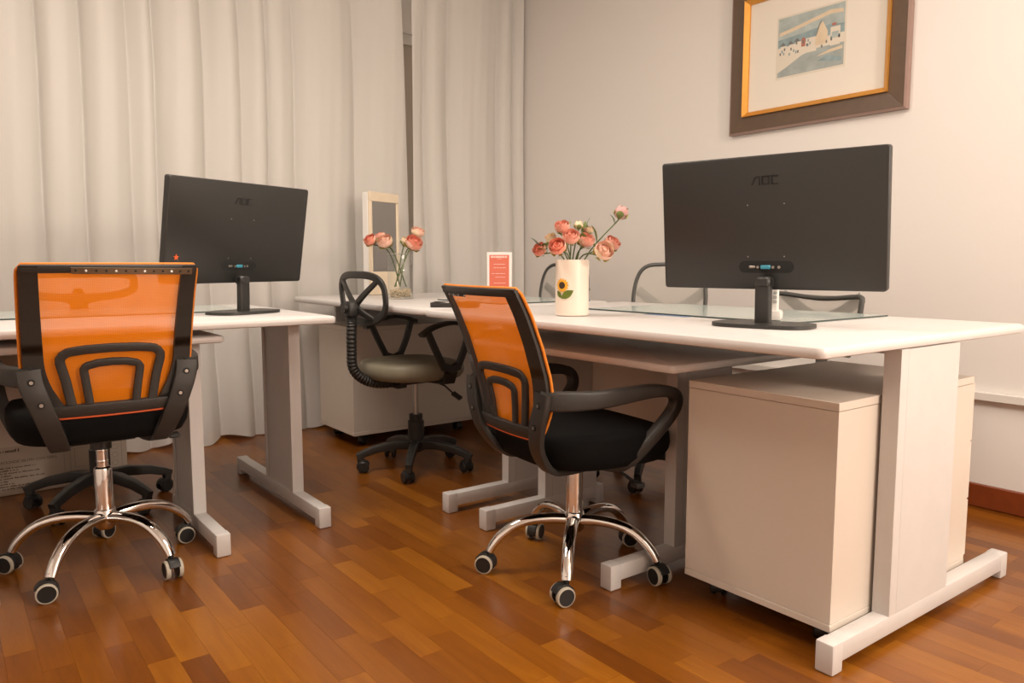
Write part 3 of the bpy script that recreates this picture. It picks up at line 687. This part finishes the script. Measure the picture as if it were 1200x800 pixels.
mesh_back_chair('grey mesh chair partly hidden by the wide monitor beside the cream vase', (2.37, 2.22), math.radians(90 + 22), math.radians(217 - 112), hw=.165)
mesh_back_chair('grey mesh chair standing behind the cream vase near the curtain corner', (2.47, 3.17), math.radians(90), 0.3, hw=.19)
mesh_back_chair('low grey mesh chair behind the white telephone and glass mat', (2.42, 1.68), math.radians(80), 0.9, True, .790, .20, -.09)

# ------------------------------------------------------------------ monitors
def logo(parent, x, z, y, s, m):
    """AOC wordmark as raised strokes"""
    st = .17 * s
    def stroke(b, pts):
        for (a, c) in zip(pts, pts[1:]):
            A, Cc = V(a[0], 0, a[1]), V(c[0], 0, c[1]); d = (Cc - A).normalized(); n = V(-d.z, 0, d.x) * st / 2; e = d * st * .4
            q = [A - n - e, A + n - e, Cc + n + e, Cc - n + e]
            prism(b, [(p.x, p.z) for p in q], lambda u, v, tt: V(x + u, y - tt, z + v), -.0004, .0008)
    b = B(); stroke(b, [(-1.85 * s, -.5 * s), (-1.35 * s, .5 * s)]); stroke(b, [(-1.35 * s, .5 * s), (-.85 * s, .5 * s), (-.85 * s, -.5 * s)]); obj('logo_letter', b, m, parent)
    b = B(); stroke(b, [(-.45 * s, -.5 * s), (-.45 * s, .5 * s), (.40 * s, .5 * s), (.40 * s, -.5 * s), (-.45 * s, -.5 * s)]); obj('logo_letter', b, m, parent)
    b = B(); stroke(b, [(1.6 * s, .5 * s), (.80 * s, .5 * s), (.80 * s, -.5 * s), (1.6 * s, -.5 * s)]); obj('logo_letter', b, m, parent)
def monitor(label, base, yaw, tilt, pc, zdesk):
    t = thing('computer_monitor', label, 'monitor', (base[0], base[1], zdesk), yaw)
    Mi = (Matrix.Translation((base[0], base[1], zdesk)) @ Matrix.Rotation(yaw, 4, 'Z')).inverted()
    c = Mi @ Vector(pc)
    b = B(); poly = [(-.125, .085), (.125, .085), (.132, .07), (.132, .03), (.105, -.075), (.085, -.088), (-.085, -.088), (-.105, -.075), (-.132, .03), (-.132, .07)]
    # wide base plate, rounded
    poly = [(math.copysign(abs(math.cos(a)) ** .55, math.cos(a)) * .135, math.copysign(abs(math.sin(a)) ** .75, math.sin(a)) * .085) for a in [2 * PI * i / 40 for i in range(40)]]
    prism(b, poly, lambda u, v, tt: V(u, v, tt), .0008, .010); obj('base_plate', b, M_MON, t, 40)
    b = B(); sweep(b, [V(0, 0, .009), V(0, -.002, .05), V(0, -.004, .13)], rrect(.0205, .013, .005), ref=(1, 0, 0)); box(b, -.0205, .0205, -.02, .02, .105, .135, bevel=.006); obj('neck', b, M_MON, t, 40)
    R = Matrix.Translation(c) @ Matrix.Rotation(tilt, 4, 'X') @ Matrix.Translation((0, .018, 0))
    hinge = R @ V(0, .0, -.165)
    W, Hh = .305, .18
    # panel: thin at the edge, bulged back housing. local: -y = rear
    b = B(); rings = []
    for (ins, yy) in ((0, .004), (0, -.018), (.0012, -.0202), (.003, -.021)):
        pts = []
        for cx_, cz_, s in ((W - ins - .008, Hh - ins - .008, 0), (-W + ins + .008, Hh - ins - .008, 1), (-W + ins + .008, -Hh + ins * .5 + .008, 2), (W - ins - .008, -Hh + ins * .5 + .008, 3)):
            for i in range(4):
                a = (s + i / 3) * PI / 2; pts.append(b.verts.new(V(cx_ + .008 * math.cos(a), yy, cz_ + .008 * math.sin(a))))
        rings.append(pts)
    n = len(rings[0])
    for A, Bq in zip(rings, rings[1:]):
        for j in range(n): b.faces.new((A[j], A[(j + 1) % n], Bq[(j + 1) % n], Bq[j]))
    b.faces.new(rings[0][::-1]); b.faces.new(rings[-1])
    p = obj('panel', b, M_MON, t, 45); p.matrix_local = R
    sc = bx('screen', M_LOGO, p, -W + .006, W - .006, .0041, .0048, -Hh + .018, Hh - .006)
    logo(p, .0, .114, -.0212, .0205, M_LOGO)
    b = B(); poly = [(-.060 + .016 * math.cos(a), .016 * math.sin(a)) for a in [PI / 2 + PI * i / 8 for i in range(9)]] + [(.060 + .016 * math.cos(a), .016 * math.sin(a)) for a in [-PI / 2 + PI * i / 8 for i in range(9)]]
    prism(b, poly, lambda u, v, tt: V(u, -.0208 - tt, -.118 + v), 0, .0012); ps = obj('port_recess', b, M_HOLE, p)
    b = B(); box(b, -.014, .014, -.0265, -.0215, -.124, -.113, bevel=.002); obj('video_port', b, M_BLUEPORT, ps, 40)
    for xx in (-.021, .021):
        b = B(); cyl(b, (xx, -.0215, -.1185), (xx, -.0265, -.1185), .004, 8); obj('port_screw', b, M_STEEL, ps, 40)
    b = B(); box(b, -.047, -.030, -.0235, -.0215, -.122, -.115, bevel=.001); obj('video_slot', b, M_STEEL, ps, 40)
    b = B(); cyl(b, (.036, -.0215, -.1185), (.036, -.0235, -.1185), .0042, 10); obj('audio_jack', b, M_STEEL, ps, 40)
    for xx in (-.05, .05):
        for zz in (.05, -.09):
            b = B(); cyl(b, (xx, -.0205, zz), (xx, -.0222, zz), .0018, 8); obj('mount_screw', b, M_STEEL, p)
    return t, R
MR, mr = monitor('wide black monitor seen from behind, beside the cream vase', (1.795, 1.255), math.radians(-75.5), math.radians(5.9), (1.807, 1.264, 1.019), .7405)
ML, ml = monitor('black monitor seen from behind, in front of the long curtains', (.893, 2.815), math.radians(22.5), math.radians(9.9), (.897, 2.823, 1.018), .7305)
# little orange star stuck low on the monitor's back
b = B(); poly = [((.011 if i % 2 == 0 else .0048) * math.cos(PI / 2 + i * PI / 5), (.011 if i % 2 == 0 else .0048) * math.sin(PI / 2 + i * PI / 5)) for i in range(10)]
prism(b, poly, lambda u, v, tt: V(u, -tt, v), 0, .002)
st = obj('star_sticker', b, M_STAR); st.matrix_world = Matrix.Translation((.893, 2.815, .7305)) @ Matrix.Rotation(math.radians(22.5), 4, 'Z') @ ml @ Matrix.Translation((-.262, -.0213, -.088))
tag(st, 'small orange star stuck on the back of the monitor by the curtains', 'sticker')

# ------------------------------------------------------------------ things on the desks
def glass_mat(label, x0, x1, y0, y1, z):
    t = thing('glass_desk_mat', label, 'desk mat', (x0, y0, z))
    bx('glass_sheet', M_GLASSTOP, t, .002, x1 - x0 - .002, .002, y1 - y0 - .002, .0006, .0046)
    b = B(); w_, d_ = x1 - x0, y1 - y0
    box(b, 0, w_, 0, .002, .0006, .0046); box(b, 0, w_, d_ - .002, d_, .0006, .0046); box(b, 0, .002, .002, d_ - .002, .0006, .0046); box(b, w_ - .002, w_, .002, d_ - .002, .0006, .0046)
    obj('polished_edge', b, M_GLASSEDGE, t)
    return t
glass_mat('pale green glass mat on the desk with the cream vase', 1.935, 2.455, 1.25, 2.12, .7403)
glass_mat('pale green glass mat on the desk along the curtains', -.35, .95, 2.93, 3.38, .7303)
glass_mat('pale green glass mat on the corner desk behind the black tray', 1.87, 2.38, 2.58, 3.07, .7403)
b = B(); box(b, 1.905, 1.934, 1.62, 1.80, .7402, .7409); tag(obj('blue_paper', b, M_BLUEPAPER), 'blue printed paper peeking out from under the glass mat', 'paper')
# telephone handset in its cradle
t = thing('telephone', 'white cordless telephone standing behind the wide monitor', 'telephone', (1.955, 1.345, .7450), math.radians(-60))
b = B(); box(b, -.034, .034, -.035, .045, .0006, .03, bevel=.008, seg=2); obj('cradle', b, M_WHITE, t, 40)
b = B(); sweep(b, [V(0, .0, .028), V(0, -.004, .10), V(0, .004, .17)], rrect(.024, .011, .006), ref=(1, 0, 0)); hs = obj('handset', b, M_WHITE, t, 40)
for r in range(4):
    for c in range(3):
        b = B(); xx = -.0145 + c * .0145; zz = .055 + r * .013; yy = -.0125 - .0012; box(b, xx - .0052, xx + .0052, yy - .002, yy + .003, zz - .0045, zz + .0045, bevel=.001)
        obj('key', b, M_LGREY, hs, 40)
b = B(); box(b, -.018, .018, -.0125, -.008, .112, .145, bevel=.002); obj('display', b, M_DGREY, hs, 40)
# cream vase with sunflower
VX, VY, VR, VH = 1.668, 1.895, .0545, .182
t = thing('flower_vase', 'tall cream cylindrical vase with a painted sunflower', 'vase', (VX, VY, .7403))
b = B(); lathe(b, [(VR - .004, .0006), (VR, .004), (VR, VH - .002), (VR - .001, VH), (VR - .004, VH), (VR - .0045, VH - .01), (VR - .0045, .008)], 48); obj('vase_body', b, M_VASE, t, 40)
vc = math.atan2(-VY, -VX)                                   # side that faces the room
def onvase(a, z, off): return V((VR + off) * math.cos(a), (VR + off) * math.sin(a), z)
ca, cz = vc - .62, .100
def decal(name, poly, m, off, par):
    b = B(); cx_ = sum(p[0] for p in poly) / len(poly); cz_ = sum(p[1] for p in poly) / len(poly)
    A = [b.verts.new(onvase(ca + p[0] / VR, cz + p[1], off)) for p in poly]; c0 = b.verts.new(onvase(ca + cx_ / VR, cz + cz_, off))
    for i in range(len(A)): b.faces.new((A[i], A[(i + 1) % len(A)], c0))
    return obj(name, b, m, par, 180)
def ell(cx_, cz_, a, bq, rot, n=14):
    return [(cx_ + a * math.cos(q) * math.cos(rot) - bq * math.sin(q) * math.sin(rot), cz_ + a * math.cos(q) * math.sin(rot) + bq * math.sin(q) * math.cos(rot)) for q in [2 * PI * i / n for i in range(n)]]
def leafpoly(cx_, cz_, L_, w_, rot, n=12):
    pts = [(L_ * i / n, w_ * math.sin(PI * i / n)) for i in range(n + 1)] + [(L_ * i / n, -w_ * math.sin(PI * i / n)) for i in range(n - 1, 0, -1)]
    return [(cx_ + x * math.cos(rot) - y * math.sin(rot), cz_ + x * math.sin(rot) + y * math.cos(rot)) for x, y in pts]
dl = decal('painted_leaf', leafpoly(-.004, -.042, .05, .012, .55), M_DKGREEN, .0016, t)
decal('painted_leaf', leafpoly(-.002, -.040, .030, .008, 2.3), M_DKGREEN, .0014, t)
for i in range(14): decal('painted_petal', leafpoly(0, 0, .0245, .0048, 2 * PI * i / 14), M_SUNY, .0018, t)
decal('painted_seed_head', ell(0, 0, .0115, .0115, 0), M_SUNB, .0022, t)
# roses
def petal_mesh(R, h, span, flare):
    b = B(); nu, nv = 6, 6; g = []
    for j in range(nv + 1):
        v = j / nv; row = []
        for i in range(nu + 1):
            u = 2 * i / nu - 1; wv = .45 + .55 * math.sin(min(1, v * 1.3) * PI / 2)
            a = u * span * wv; r = R * (.22 + .78 * math.sin(min(1.0, v * 1.5) * PI / 2)) + flare * max(0, v - .5) * 2
            row.append(b.verts.new((r * math.cos(a), r * math.sin(a), h * (v - .22 * v * v * u * u))))
        g.append(row)
    for A, Bq in zip(g, g[1:]):
        for i in range(nu): b.faces.new((A[i], A[i + 1], Bq[i + 1], Bq[i]))
    me = bpy.data.meshes.new('petal'); b.to_mesh(me); b.free(); me.polygons.foreach_set('use_smooth', [True] * len(me.polygons)); return me
PET = {}
def petal(par, R, h, span, flare, m, a, tilt, z):
    k = (round(R, 4), round(h, 4), span, flare, m.name)
    if k not in PET:
        me = petal_mesh(R, h, span, flare); me.materials.append(m); PET[k] = me
    o = bpy.data.objects.new('petal', PET[k]); C.objects.link(o); o.parent = par
    o.matrix_local = Matrix.Rotation(a, 4, 'Z') @ Matrix.Rotation(tilt, 4, 'Y') @ Matrix.Translation((0, 0, z)); return o
LEAF = None
def leaf_bm(L_, w_):
    b = B(); n = 7; rows = []
    for i in range(n + 1):
        q = i / n; ww = w_ * math.sin(PI * min(.98, q * .96 + .03)) ** .8; zz = .18 * L_ * math.sin(q * PI * .6)
        rows.append([b.verts.new((q * L_, -ww, zz + ww * .35)), b.verts.new((q * L_, 0, zz)), b.verts.new((q * L_, ww, zz + ww * .35))])
    for A, Bq in zip(rows, rows[1:]):
        for j in range(2): b.faces.new((A[j], A[j + 1], Bq[j + 1], Bq[j]))
    return b
def rose(label, group, root, tip, size, col, bud=False, leaves=(), stemr=.0022, axis=None, mid=None):
    root, tip = Vector(root), Vector(tip); t = thing('artificial_rose', label, 'flower', root, 0, group)
    d = tip - root; mid = d * .5 + V(0, 0, .02) if mid is None else Vector(mid) - root
    ax = (d - mid).normalized() if axis is None else Vector(axis).normalized()
    P = spline([V(0, 0, 0), mid, d - ax * size * .55, d - ax * size * .35], 6)
    b = B(); tube(b, P, stemr, 6); obj('stem', b, M_GREEN, t, 60)
    q = ax.to_track_quat('Z', 'Y').to_matrix().to_4x4()
    b = B(); s = size
    lathe(b, [(.02 * s, -.45 * s), (.40 * s, -.38 * s), (.68 * s, -.1 * s), (.66 * s, .25 * s), (.50 * s, .55 * s), (.3 * s, .62 * s), (.05 * s, .45 * s)], 12)
    bl = obj('bloom', b, M_PETAL[col], t, 180); bl.matrix_local = Matrix.Translation(d) @ q
    if bud:
        for i in range(4): petal(bl, .82 * s, 1.55 * s, .95, -.32 * s, M_PETAL[col], i * PI / 2 + .3, 0, -.50 * s)
        for i in range(4): petal(bl, .88 * s, .95 * s, .55, -.05 * s, M_SEPAL if i % 2 else M_LEAF, i * PI / 2, 0, -.55 * s)
    else:
        for i in range(3): petal(bl, .36 * s, .72 * s, 1.15, -.06 * s, M_PETAL[col], i * 2.1, 0, .16 * s)
        for i in range(5): petal(bl, .74 * s, 1.30 * s, .82, -.16 * s, M_PETAL[col], i * 2 * PI / 5, 0, -.40 * s)
        for i in range(6): petal(bl, .98 * s, 1.26 * s, .74, -.05 * s, M_PETAL[col if i % 3 else (1 if col != 1 else 3)], i * PI / 3 + .4, .0, -.50 * s)
        for i in range(5): petal(bl, .72 * s, .50 * s, .40, .25 * s, M_SEPAL, i * 2 * PI / 5 + .2, .0, -.62 * s)
    for (fr, ang, el, L_, w_, m_) in leaves:
        lo = obj('leaf', leaf_bm(L_, w_), m_, t, 180); lo.matrix_local = Matrix.Translation(P[min(len(P) - 1, int(fr * (len(P) - 1)))]) @ Matrix.Rotation(ang, 4, 'Z') @ Matrix.Rotation(-el, 4, 'Y')
    return t
vt = Vector((VX, VY, .7403)); dv = depth(vt + V(0, 0, .2))
RV = [((659, 268), 9.5, 0, False, 0), ((669, 280), 10.5, 0, False, -.045), ((654, 291), 10.5, 2, False, -.07), ((686, 284), 10.5, 0, False, .0), ((706, 296), 11.5, 1, False, -.08),
      ((716, 287), 10, 0, False, .02), ((678, 266), 7, 3, True, .03), ((689, 271), 6.5, 3, False, .05), ((634, 294), 9, 2, False, .0), ((727, 252), 10.5, 4, True, .01), ((646, 280), 7, 3, False, .04)]
rl = ['pink rose topmost of the open roses in the cream vase', 'large pink rose in the middle of the cream vase bunch', 'deep coral rose low over the rim of the cream vase', 'pink rose just under the small cream rose and green bud',
      'pale pink open rose hanging out of the cream vase on the bud side', 'pink rose behind the pale open rose in the cream vase', 'yellow green closed rosebud standing in the cream vase bunch', 'small cream rose beside the yellow green bud',
      'coral rose with a big green leaf leaning out of the cream vase towards the curtains', 'mauve pink closed rosebud on the long stem above the cream vase', 'small cream rose behind the coral ones in the cream vase']
for k, ((u, v), r_, col, bud, dd) in enumerate(RV):
    tip = atdepth(u, v, dv + dd); size = r_ / 900 * dv * 1.0
    a = k * 2.4; root = vt + V(.022 * math.cos(a), .022 * math.sin(a), .012)
    mid = vt + V(.026 * math.cos(a), .026 * math.sin(a), 0) * .2 + V((tip.x - VX) * .30, (tip.y - VY) * .30, VH + .004)
    mid.x = VX + max(-.038, min(.038, mid.x - VX)); mid.y = VY + max(-.038, min(.038, mid.y - VY))
    ax = (tip - mid).normalized() * .55 + V(0, 0, .45) + (CAM - tip).normalized() * (.55 if not bud else .12)
    lv = []
    if k == 8: lv = [(.9, 2.6, .75, .060, .015, M_LEAFBLUE), (.95, 4.1, .05, .05, .017, M_LEAF), (.9, 4.6, .5, .05, .015, M_LEAF)]
    elif k == 9: lv = [(.80, -1.2, .55, .035, .012, M_LEAF), (.66, 2.2, .9, .035, .011, M_LEAFBLUE), (.45, 2.6, 1.1, .06, .012, M_LEAF)]
    elif k == 7: lv = [(.6, -.6, 1.15, .075, .008, M_LEAFBLUE), (.6, .6, 1.2, .06, .012, M_LEAF)]
    elif k in (0, 3, 5): lv = [(.62, k * 1.3, .8, .055, .014, M_LEAF), (.55, k * 1.3 + 2, .6, .05, .013, M_LEAF)]
    rose(rl[k], 'roses in the cream vase', root, tip, size, col, bud, lv, .0022, ax, mid)
# clear glass vase with pebbles and roses on the corner desk
GX, GY, GR, GH = 1.79, 3.275, .060, .215
gt = Vector((GX, GY, .7403))
t = thing('glass_vase', 'clear glass vase with beige pebbles on the corner desk', 'vase', gt)
b = B(); lathe(b, [(GR - .002, .0006), (GR, .003), (GR, GH - .001), (GR - .0008, GH)], 40, capt=False); obj('vase_body', b, M_GLASS, t, 40)
b = B(); rr = random.Random(2)
for _ in range(330):
    a, q = rr.random() * 2 * PI, math.sqrt(rr.random()) * (GR - .010); z = .0085 + rr.random() * .034 + .004 * (1 + math.cos(a)) * rr.random()
    s = rr.uniform(.0035, .006); m4 = Matrix.Translation((q * math.cos(a), q * math.sin(a), z)) @ Matrix.Rotation(rr.random() * 3, 4, 'X') @ Matrix.Rotation(rr.random() * 3, 4, 'Z') @ Matrix.Diagonal((s, s * .8, s * .65, 1))
    bb = bmesh.new(); bmesh.ops.create_icosphere(bb, subdivisions=1, radius=1); bmesh.ops.transform(bb, matrix=m4, verts=bb.verts); join(b, bb)
b2 = B(); tube(b2, [V(GR * math.cos(2 * PI * i / 40), GR * math.sin(2 * PI * i / 40), GH) for i in range(40)], .0013, 6, closed=True); obj('rim', b2, M_LGREY, t, 60)
po = obj('pebble_filling', b, M_PEBBLE, None, 60, loc=gt); tag(po, 'beige pebbles filling the foot of the glass vase', 'pebbles', kind='stuff')
dg = depth(gt + V(0, 0, .25))
RG = [((435, 283), 7.5, 2, False, -.03), ((446, 279), 7, 0, False, .06), ((452, 285), 9, 1, False, -.04), ((484, 287), 10, 2, False, -.03), ((489, 274), 8, 1, False, .05), ((474, 284), 6, 3, True, .03)]
gl = ['coral rose in the glass vase leaning in front of the mirror edge', 'pink rose half hidden behind the pale rose in the glass vase', 'pale pink rose in the glass vase in front of the mirror', 'large coral rose in the glass vase away from the mirror',
      'pale pink rosebud highest in the glass vase', 'green bud beside the large coral rose in the glass vase']
for k, ((u, v), r_, col, bud, dd) in enumerate(RG):
    tip = atdepth(u, v, dg + dd); size = r_ / 900 * dg * 1.05; a = k * 1.1 + 2
    root = gt + V(-.035 * (1 if tip.x > GX else -1) * abs(math.cos(a)) * .9, .03 * math.sin(a), .058)
    mid = gt + V(max(-.045, min(.045, (tip.x - GX) * .45)), max(-.03, min(.03, (tip.y - GY) * .45)), GH * 1.03)
    ax = (tip - mid).normalized() * .5 + V(0, 0, .4) + (CAM - tip).normalized() * .4
    rose(gl[k], 'roses in the glass vase', root, tip, size, col, bud, [(.62, k * 1.7, .9, .040, .011, M_LEAF), (.5, k * 1.7 + 2.5, 1.2, .042, .010, M_LEAF)], .0032, ax, mid)
# mirror
N0 = V(1.862, 3.735, .7405); dm = V(.276, .118, 0).normalized(); my = math.atan2(dm.y, dm.x)
t = thing('table_mirror', 'tall standing mirror in a pale wood frame against the curtains', 'mirror', N0, my)
W, Hm, T = .245, .548, .05
b = B(); box(b, 0, W, .012, T, .0006, Hm - .004, bevel=.003); obj('backing_box', b, M_WHITE, t, 40)
for nm, a in (('frame_rail', (0, W, -.004, .012, Hm - .050, Hm)), ('frame_rail', (0, W, -.004, .012, .0006, .125)), ('frame_stile', (0, .020, -.004, .012, .1255, Hm - .0505)), ('frame_stile', (W - .020, W, -.004, .012, .1255, Hm - .0505))):
    b = B(); box(b, *a, bevel=.0025); obj(nm, b, M_PINE, t, 40)
bx('mirror_glass', M_MIRROR, t, .020, W - .020, .002, .008, .1255, Hm - .0505)
# sign holder with coral card
sc = onz(587, 341, .7405); sp = V(2.30, 3.17, .7405)
t = thing('sign_holder', 'white stand-up sign holder with a coral red card on the corner desk', 'sign', sp, math.atan2(RT.y, RT.x) + .12)
hw = .064
b = B(); box(b, -hw, hw, -.006, .006, .0006, .226, bevel=.002); box(b, -hw, hw, -.03, .03, .0006, .006, bevel=.002); obj('holder', b, M_WHITE, t, 40)
cdp = bx('card', M_SIGN, t, -hw + .012, hw - .016, -.0072, -.0062, .012, .212)
rr = random.Random(5)
for (zz, hgt, x0, x1, gapp) in ((.202, .010, -.045, .038, .0), (.192, .002, -.012, .012, .0), (.165, .003, -.03, .028, 1), (.147, .003, -.03, .032, 0), (.118, .003, -.042, .03, 1), (.100, .003, -.022, .028, 0), (.07, .003, -.03, .03, 1), (.052, .003, -.02, .022, 0)):
    b = B(); xx = x0
    while xx < x1:
        wd = rr.uniform(.002, .006) if hgt < .006 else rr.uniform(.004, .007)
        box(b, xx, min(x1, xx + wd), -.0078, -.0073, zz - hgt / 2, zz + hgt / 2); xx += wd + (.0012 if rr.random() < .8 else .003)
    obj('printed_line', b, M_SIGNINK, cdp)
# shallow black tray with odds and ends
t = thing('pen_tray', 'shallow black tray with small items on the corner desk', 'tray', (1.575, 2.60, .7403), math.radians(-42))
b = B(); box(b, -.012, .17, -.05, .05, .0006, .006, bevel=.002)
for a in ((-.012, .17, -.05, -.045, .005, .019), (-.012, .17, .045, .05, .005, .019), (-.012, -.007, -.045, .045, .005, .019), (.165, .17, -.045, .045, .005, .019)): box(b, *a, bevel=.0015)
obj('tray_body', b, M_DGREY, t, 40)
b = B(); tube(b, [V(1.60, 2.60, .7525), V(1.70, 2.535, .763)], .004, 8); tag(obj('pen', b, M_STEEL, None, 60), 'slim metal pen lying in the black tray', 'pen')
b = B(); lathe(b, [(.010, 0), (.012, .003), (.012, .010), (.008, .013)], 14); o = obj('brass_cap', b, M_GOLD, None, 40, loc=(1.665, 2.50, .7472)); tag(o, 'small brass coloured cap lying in the black tray', 'cap')

# ------------------------------------------------------------------ framed picture on the right wall (local x -> -Y (right in view), z up, -y towards room)
t = thing('framed_picture', 'landscape print with a wide cream mat in a brown and gold frame', 'picture', (XW - .0012, 2.372, 1.512), -PI / 2)
FWd, FHt, rail = .838, .674, .076
def rail4(name, m, x0, x1, z0, z1, w_, y0, y1, prof=0.0, label=None):
    for pts in ([(x0, z0), (x1, z0), (x1 - w_, z0 + w_), (x0 + w_, z0 + w_)], [(x0, z1), (x0 + w_, z1 - w_), (x1 - w_, z1 - w_), (x1, z1)],
                [(x0, z0), (x0 + w_, z0 + w_), (x0 + w_, z1 - w_), (x0, z1)], [(x1, z0), (x1, z1), (x1 - w_, z1 - w_), (x1 - w_, z0 + w_)]):
        b = B(); cx_ = sum(p[0] for p in pts) / 4; cz_ = sum(p[1] for p in pts) / 4
        pts = [(px + (cx_ - px) * .0008, pz + (cz_ - pz) * .0008) for px, pz in pts]
        A = [b.verts.new(V(px, -y0, pz)) for px, pz in pts]
        inner = [abs(px - x0) > w_ * .5 and abs(px - x1) > w_ * .5 and abs(pz - z0) > w_ * .5 and abs(pz - z1) > w_ * .5 for px, pz in pts]
        Bq = [b.verts.new(V(px, -(y1 - (prof if q else 0)), pz)) for (px, pz), q in zip(pts, inner)]
        b.faces.new(A); b.faces.new(Bq[::-1])
        for i in range(4): b.faces.new((A[i], A[(i + 1) % 4], Bq[(i + 1) % 4], Bq[i]))
        o = obj(name, b, m, t)
        if label: o['label'] = label
rail4('outer_edge', M_FRAME_EDGE, 0, FWd, 0, FHt, .010, 0, .024, -.004)
rail4('frame_rail', M_FRAME, .010, FWd - .010, .010, FHt - .010, .066, 0, .030, .006)
rail4('gold_slip', M_GOLD, .076, FWd - .076, .076, FHt - .076, .020, 0, .037, .016, 'gold inner slip')
mb = bx('mat_board', M_MAT, t, .096, FWd - .096, -.012, -.004, .096, FHt - .096)
px0, px1, pz0, pz1 = .245, .560, .225, .478
bx('print_sheet', M_PAPER, mb, px0 - .008, px1 + .008, -.0126, -.0121, pz0 - .010, pz1 + .008)
def pp(poly, m, lift):
    b = B(); prism(b, [(px0 + a * (px1 - px0), pz0 + c * (pz1 - pz0)) for a, c in poly], lambda u, v, tt: V(u, -.0126 - tt, v), 0, lift * .00012 + .0001); obj('print_shape', b, m, mb)
pp([(0, .56), (1, .56), (1, 1), (0, 1)], M_BLUE, 1)
pp([(.02, .70), (.25, .74), (.5, .80), (.8, .86), (.98, .84), (.97, .90), (.8, .93), (.5, .86), (.2, .79), (.02, .76)], M_CREAM, 2)
pp([(0, .50), (1, .52), (1, .66), (.8, .70), (.55, .69), (.3, .66), (0, .64)], M_BLUE2, 3)
pp([(0, 0), (1, 0), (1, .36), (.6, .40), (.35, .30), (0, .10)], M_ROAD, 4)
pp([(0, .08), (.12, .14), (.38, .30), (.6, .36), (1, .36), (1, .52), (0, .50)], M_PAPER, 5)
pp([(.60, .22), (.98, .26), (.98, .31), (.80, .29)], M_CREAM, 6)
pp([(.62, .14), (.97, .06), (.97, .13), (.75, .21)], M_BLUE2, 6)
for (a, c, w_, h_) in ((.04, .40, .10, .12), (.18, .42, .10, .10), (.28, .44, .10, .10), (.44, .42, .16, .14), (.80, .44, .14, .20)): pp([(a, c - .1), (a + w_, c - .1), (a + w_, c + h_), (a, c + h_)], M_PAPER, 6)
pp([(.58, .40), (.76, .40), (.76, .60), (.68, .78), (.62, .70), (.58, .56)], M_CREAM, 7)
pp([(.62, .70), (.68, .80), (.66, .80), (.57, .57), (.59, .55)], M_BLUE2, 8)
for (a, c) in ((.08, .53), (.20, .53), (.30, .55)): pp([(a - .05, c), (a + .05, c), (a, c + .06)], M_INK, 8)
pp([(.37, .44), (.43, .44), (.43, .56), (.40, .60), (.37, .56)], M_RED, 8); pp([(.82, .66), (.88, .66), (.88, .70), (.82, .70)], M_RED, 8)
rr = random.Random(11)
for _ in range(22):
    a, c = rr.uniform(.03, .95), rr.uniform(.34, .5)
    if c > .14 + a * .3: pp([(a, c), (a + .022, c), (a + .022, c + .045), (a, c + .045)], M_BLUE2 if rr.random() < .6 else M_INK, 9)
pp([(.82, .46), (.92, .46), (.92, .56), (.82, .56)], M_BLUE, 9)
# ------------------------------------------------------------------ carton under the left desk
t = thing('cardboard_box', 'white printed microwave carton on the floor behind the curtain-side desk', 'box', (-.05, 3.535, .001), .03)
b = B(); box(b, 0, .665, 0, .36, 0, .34, bevel=.003); body = obj('carton', b, M_CARTON, t)
def text(par, s, x, z, size, m, y=-.0006):
    cu = bpy.data.curves.new('lettering', 'FONT'); cu.body = s; cu.size = size; cu.extrude = .0002
    o = bpy.data.objects.new('lettering', cu); C.objects.link(o)
    dg_ = bpy.context.evaluated_depsgraph_get(); me = bpy.data.meshes.new_from_object(o.evaluated_get(dg_)); bpy.data.objects.remove(o)
    me.materials.clear(); me.materials.append(m); o = bpy.data.objects.new('lettering', me); C.objects.link(o); o.parent = par
    o.matrix_local = Matrix.Translation((x, y, z)) @ Matrix.Rotation(PI / 2, 4, 'X'); return o
text(body, 'FORNO MICROONDE 20LITRI CON GRILL', .135, .128, .0145, M_CARTINK)
rr = random.Random(4)
def scribble(x0, x1, z, h):
    b = B(); xx = x0
    while xx < x1:
        wd = rr.uniform(.002, .005); box(b, xx, xx + wd, -.0006, .0002, z, z + h * rr.choice((.7, .7, 1.0))); xx += wd + rr.choice((.001, .001, .001, .005))
    obj('printed_line', b, M_CARTINK, body)
scribble(.12, .275, .172, .012)
for i, x1 in enumerate((.33, .27, .34, .245, .36, .235, .26, .37, .40)): scribble(.05, x1, .108 - i * .0105, .0055)
def line_rect(x0, x1, z0, z1, w_=.0022):
    b = B(); box(b, x0, x1, -.0005, .0002, z0, z0 + w_); box(b, x0, x1, -.0005, .0002, z1 - w_, z1); box(b, x0, x0 + w_, -.0005, .0002, z0, z1); box(b, x1 - w_, x1, -.0005, .0002, z0, z1); obj('printed_outline', b, M_CARTGREY, body)
line_rect(.43, .645, .045, .185); line_rect(.452, .59, .060, .17); line_rect(.468, .575, .075, .155)
for zz in (.14, .105, .072):
    b = B(); tube(b, [V(.618 + .011 * math.cos(a), 0.0, zz + .011 * math.sin(a)) for a in [2 * PI * i / 16 for i in range(16)]], .0009, 4, closed=True); obj('printed_dial', b, M_CARTGREY, body)
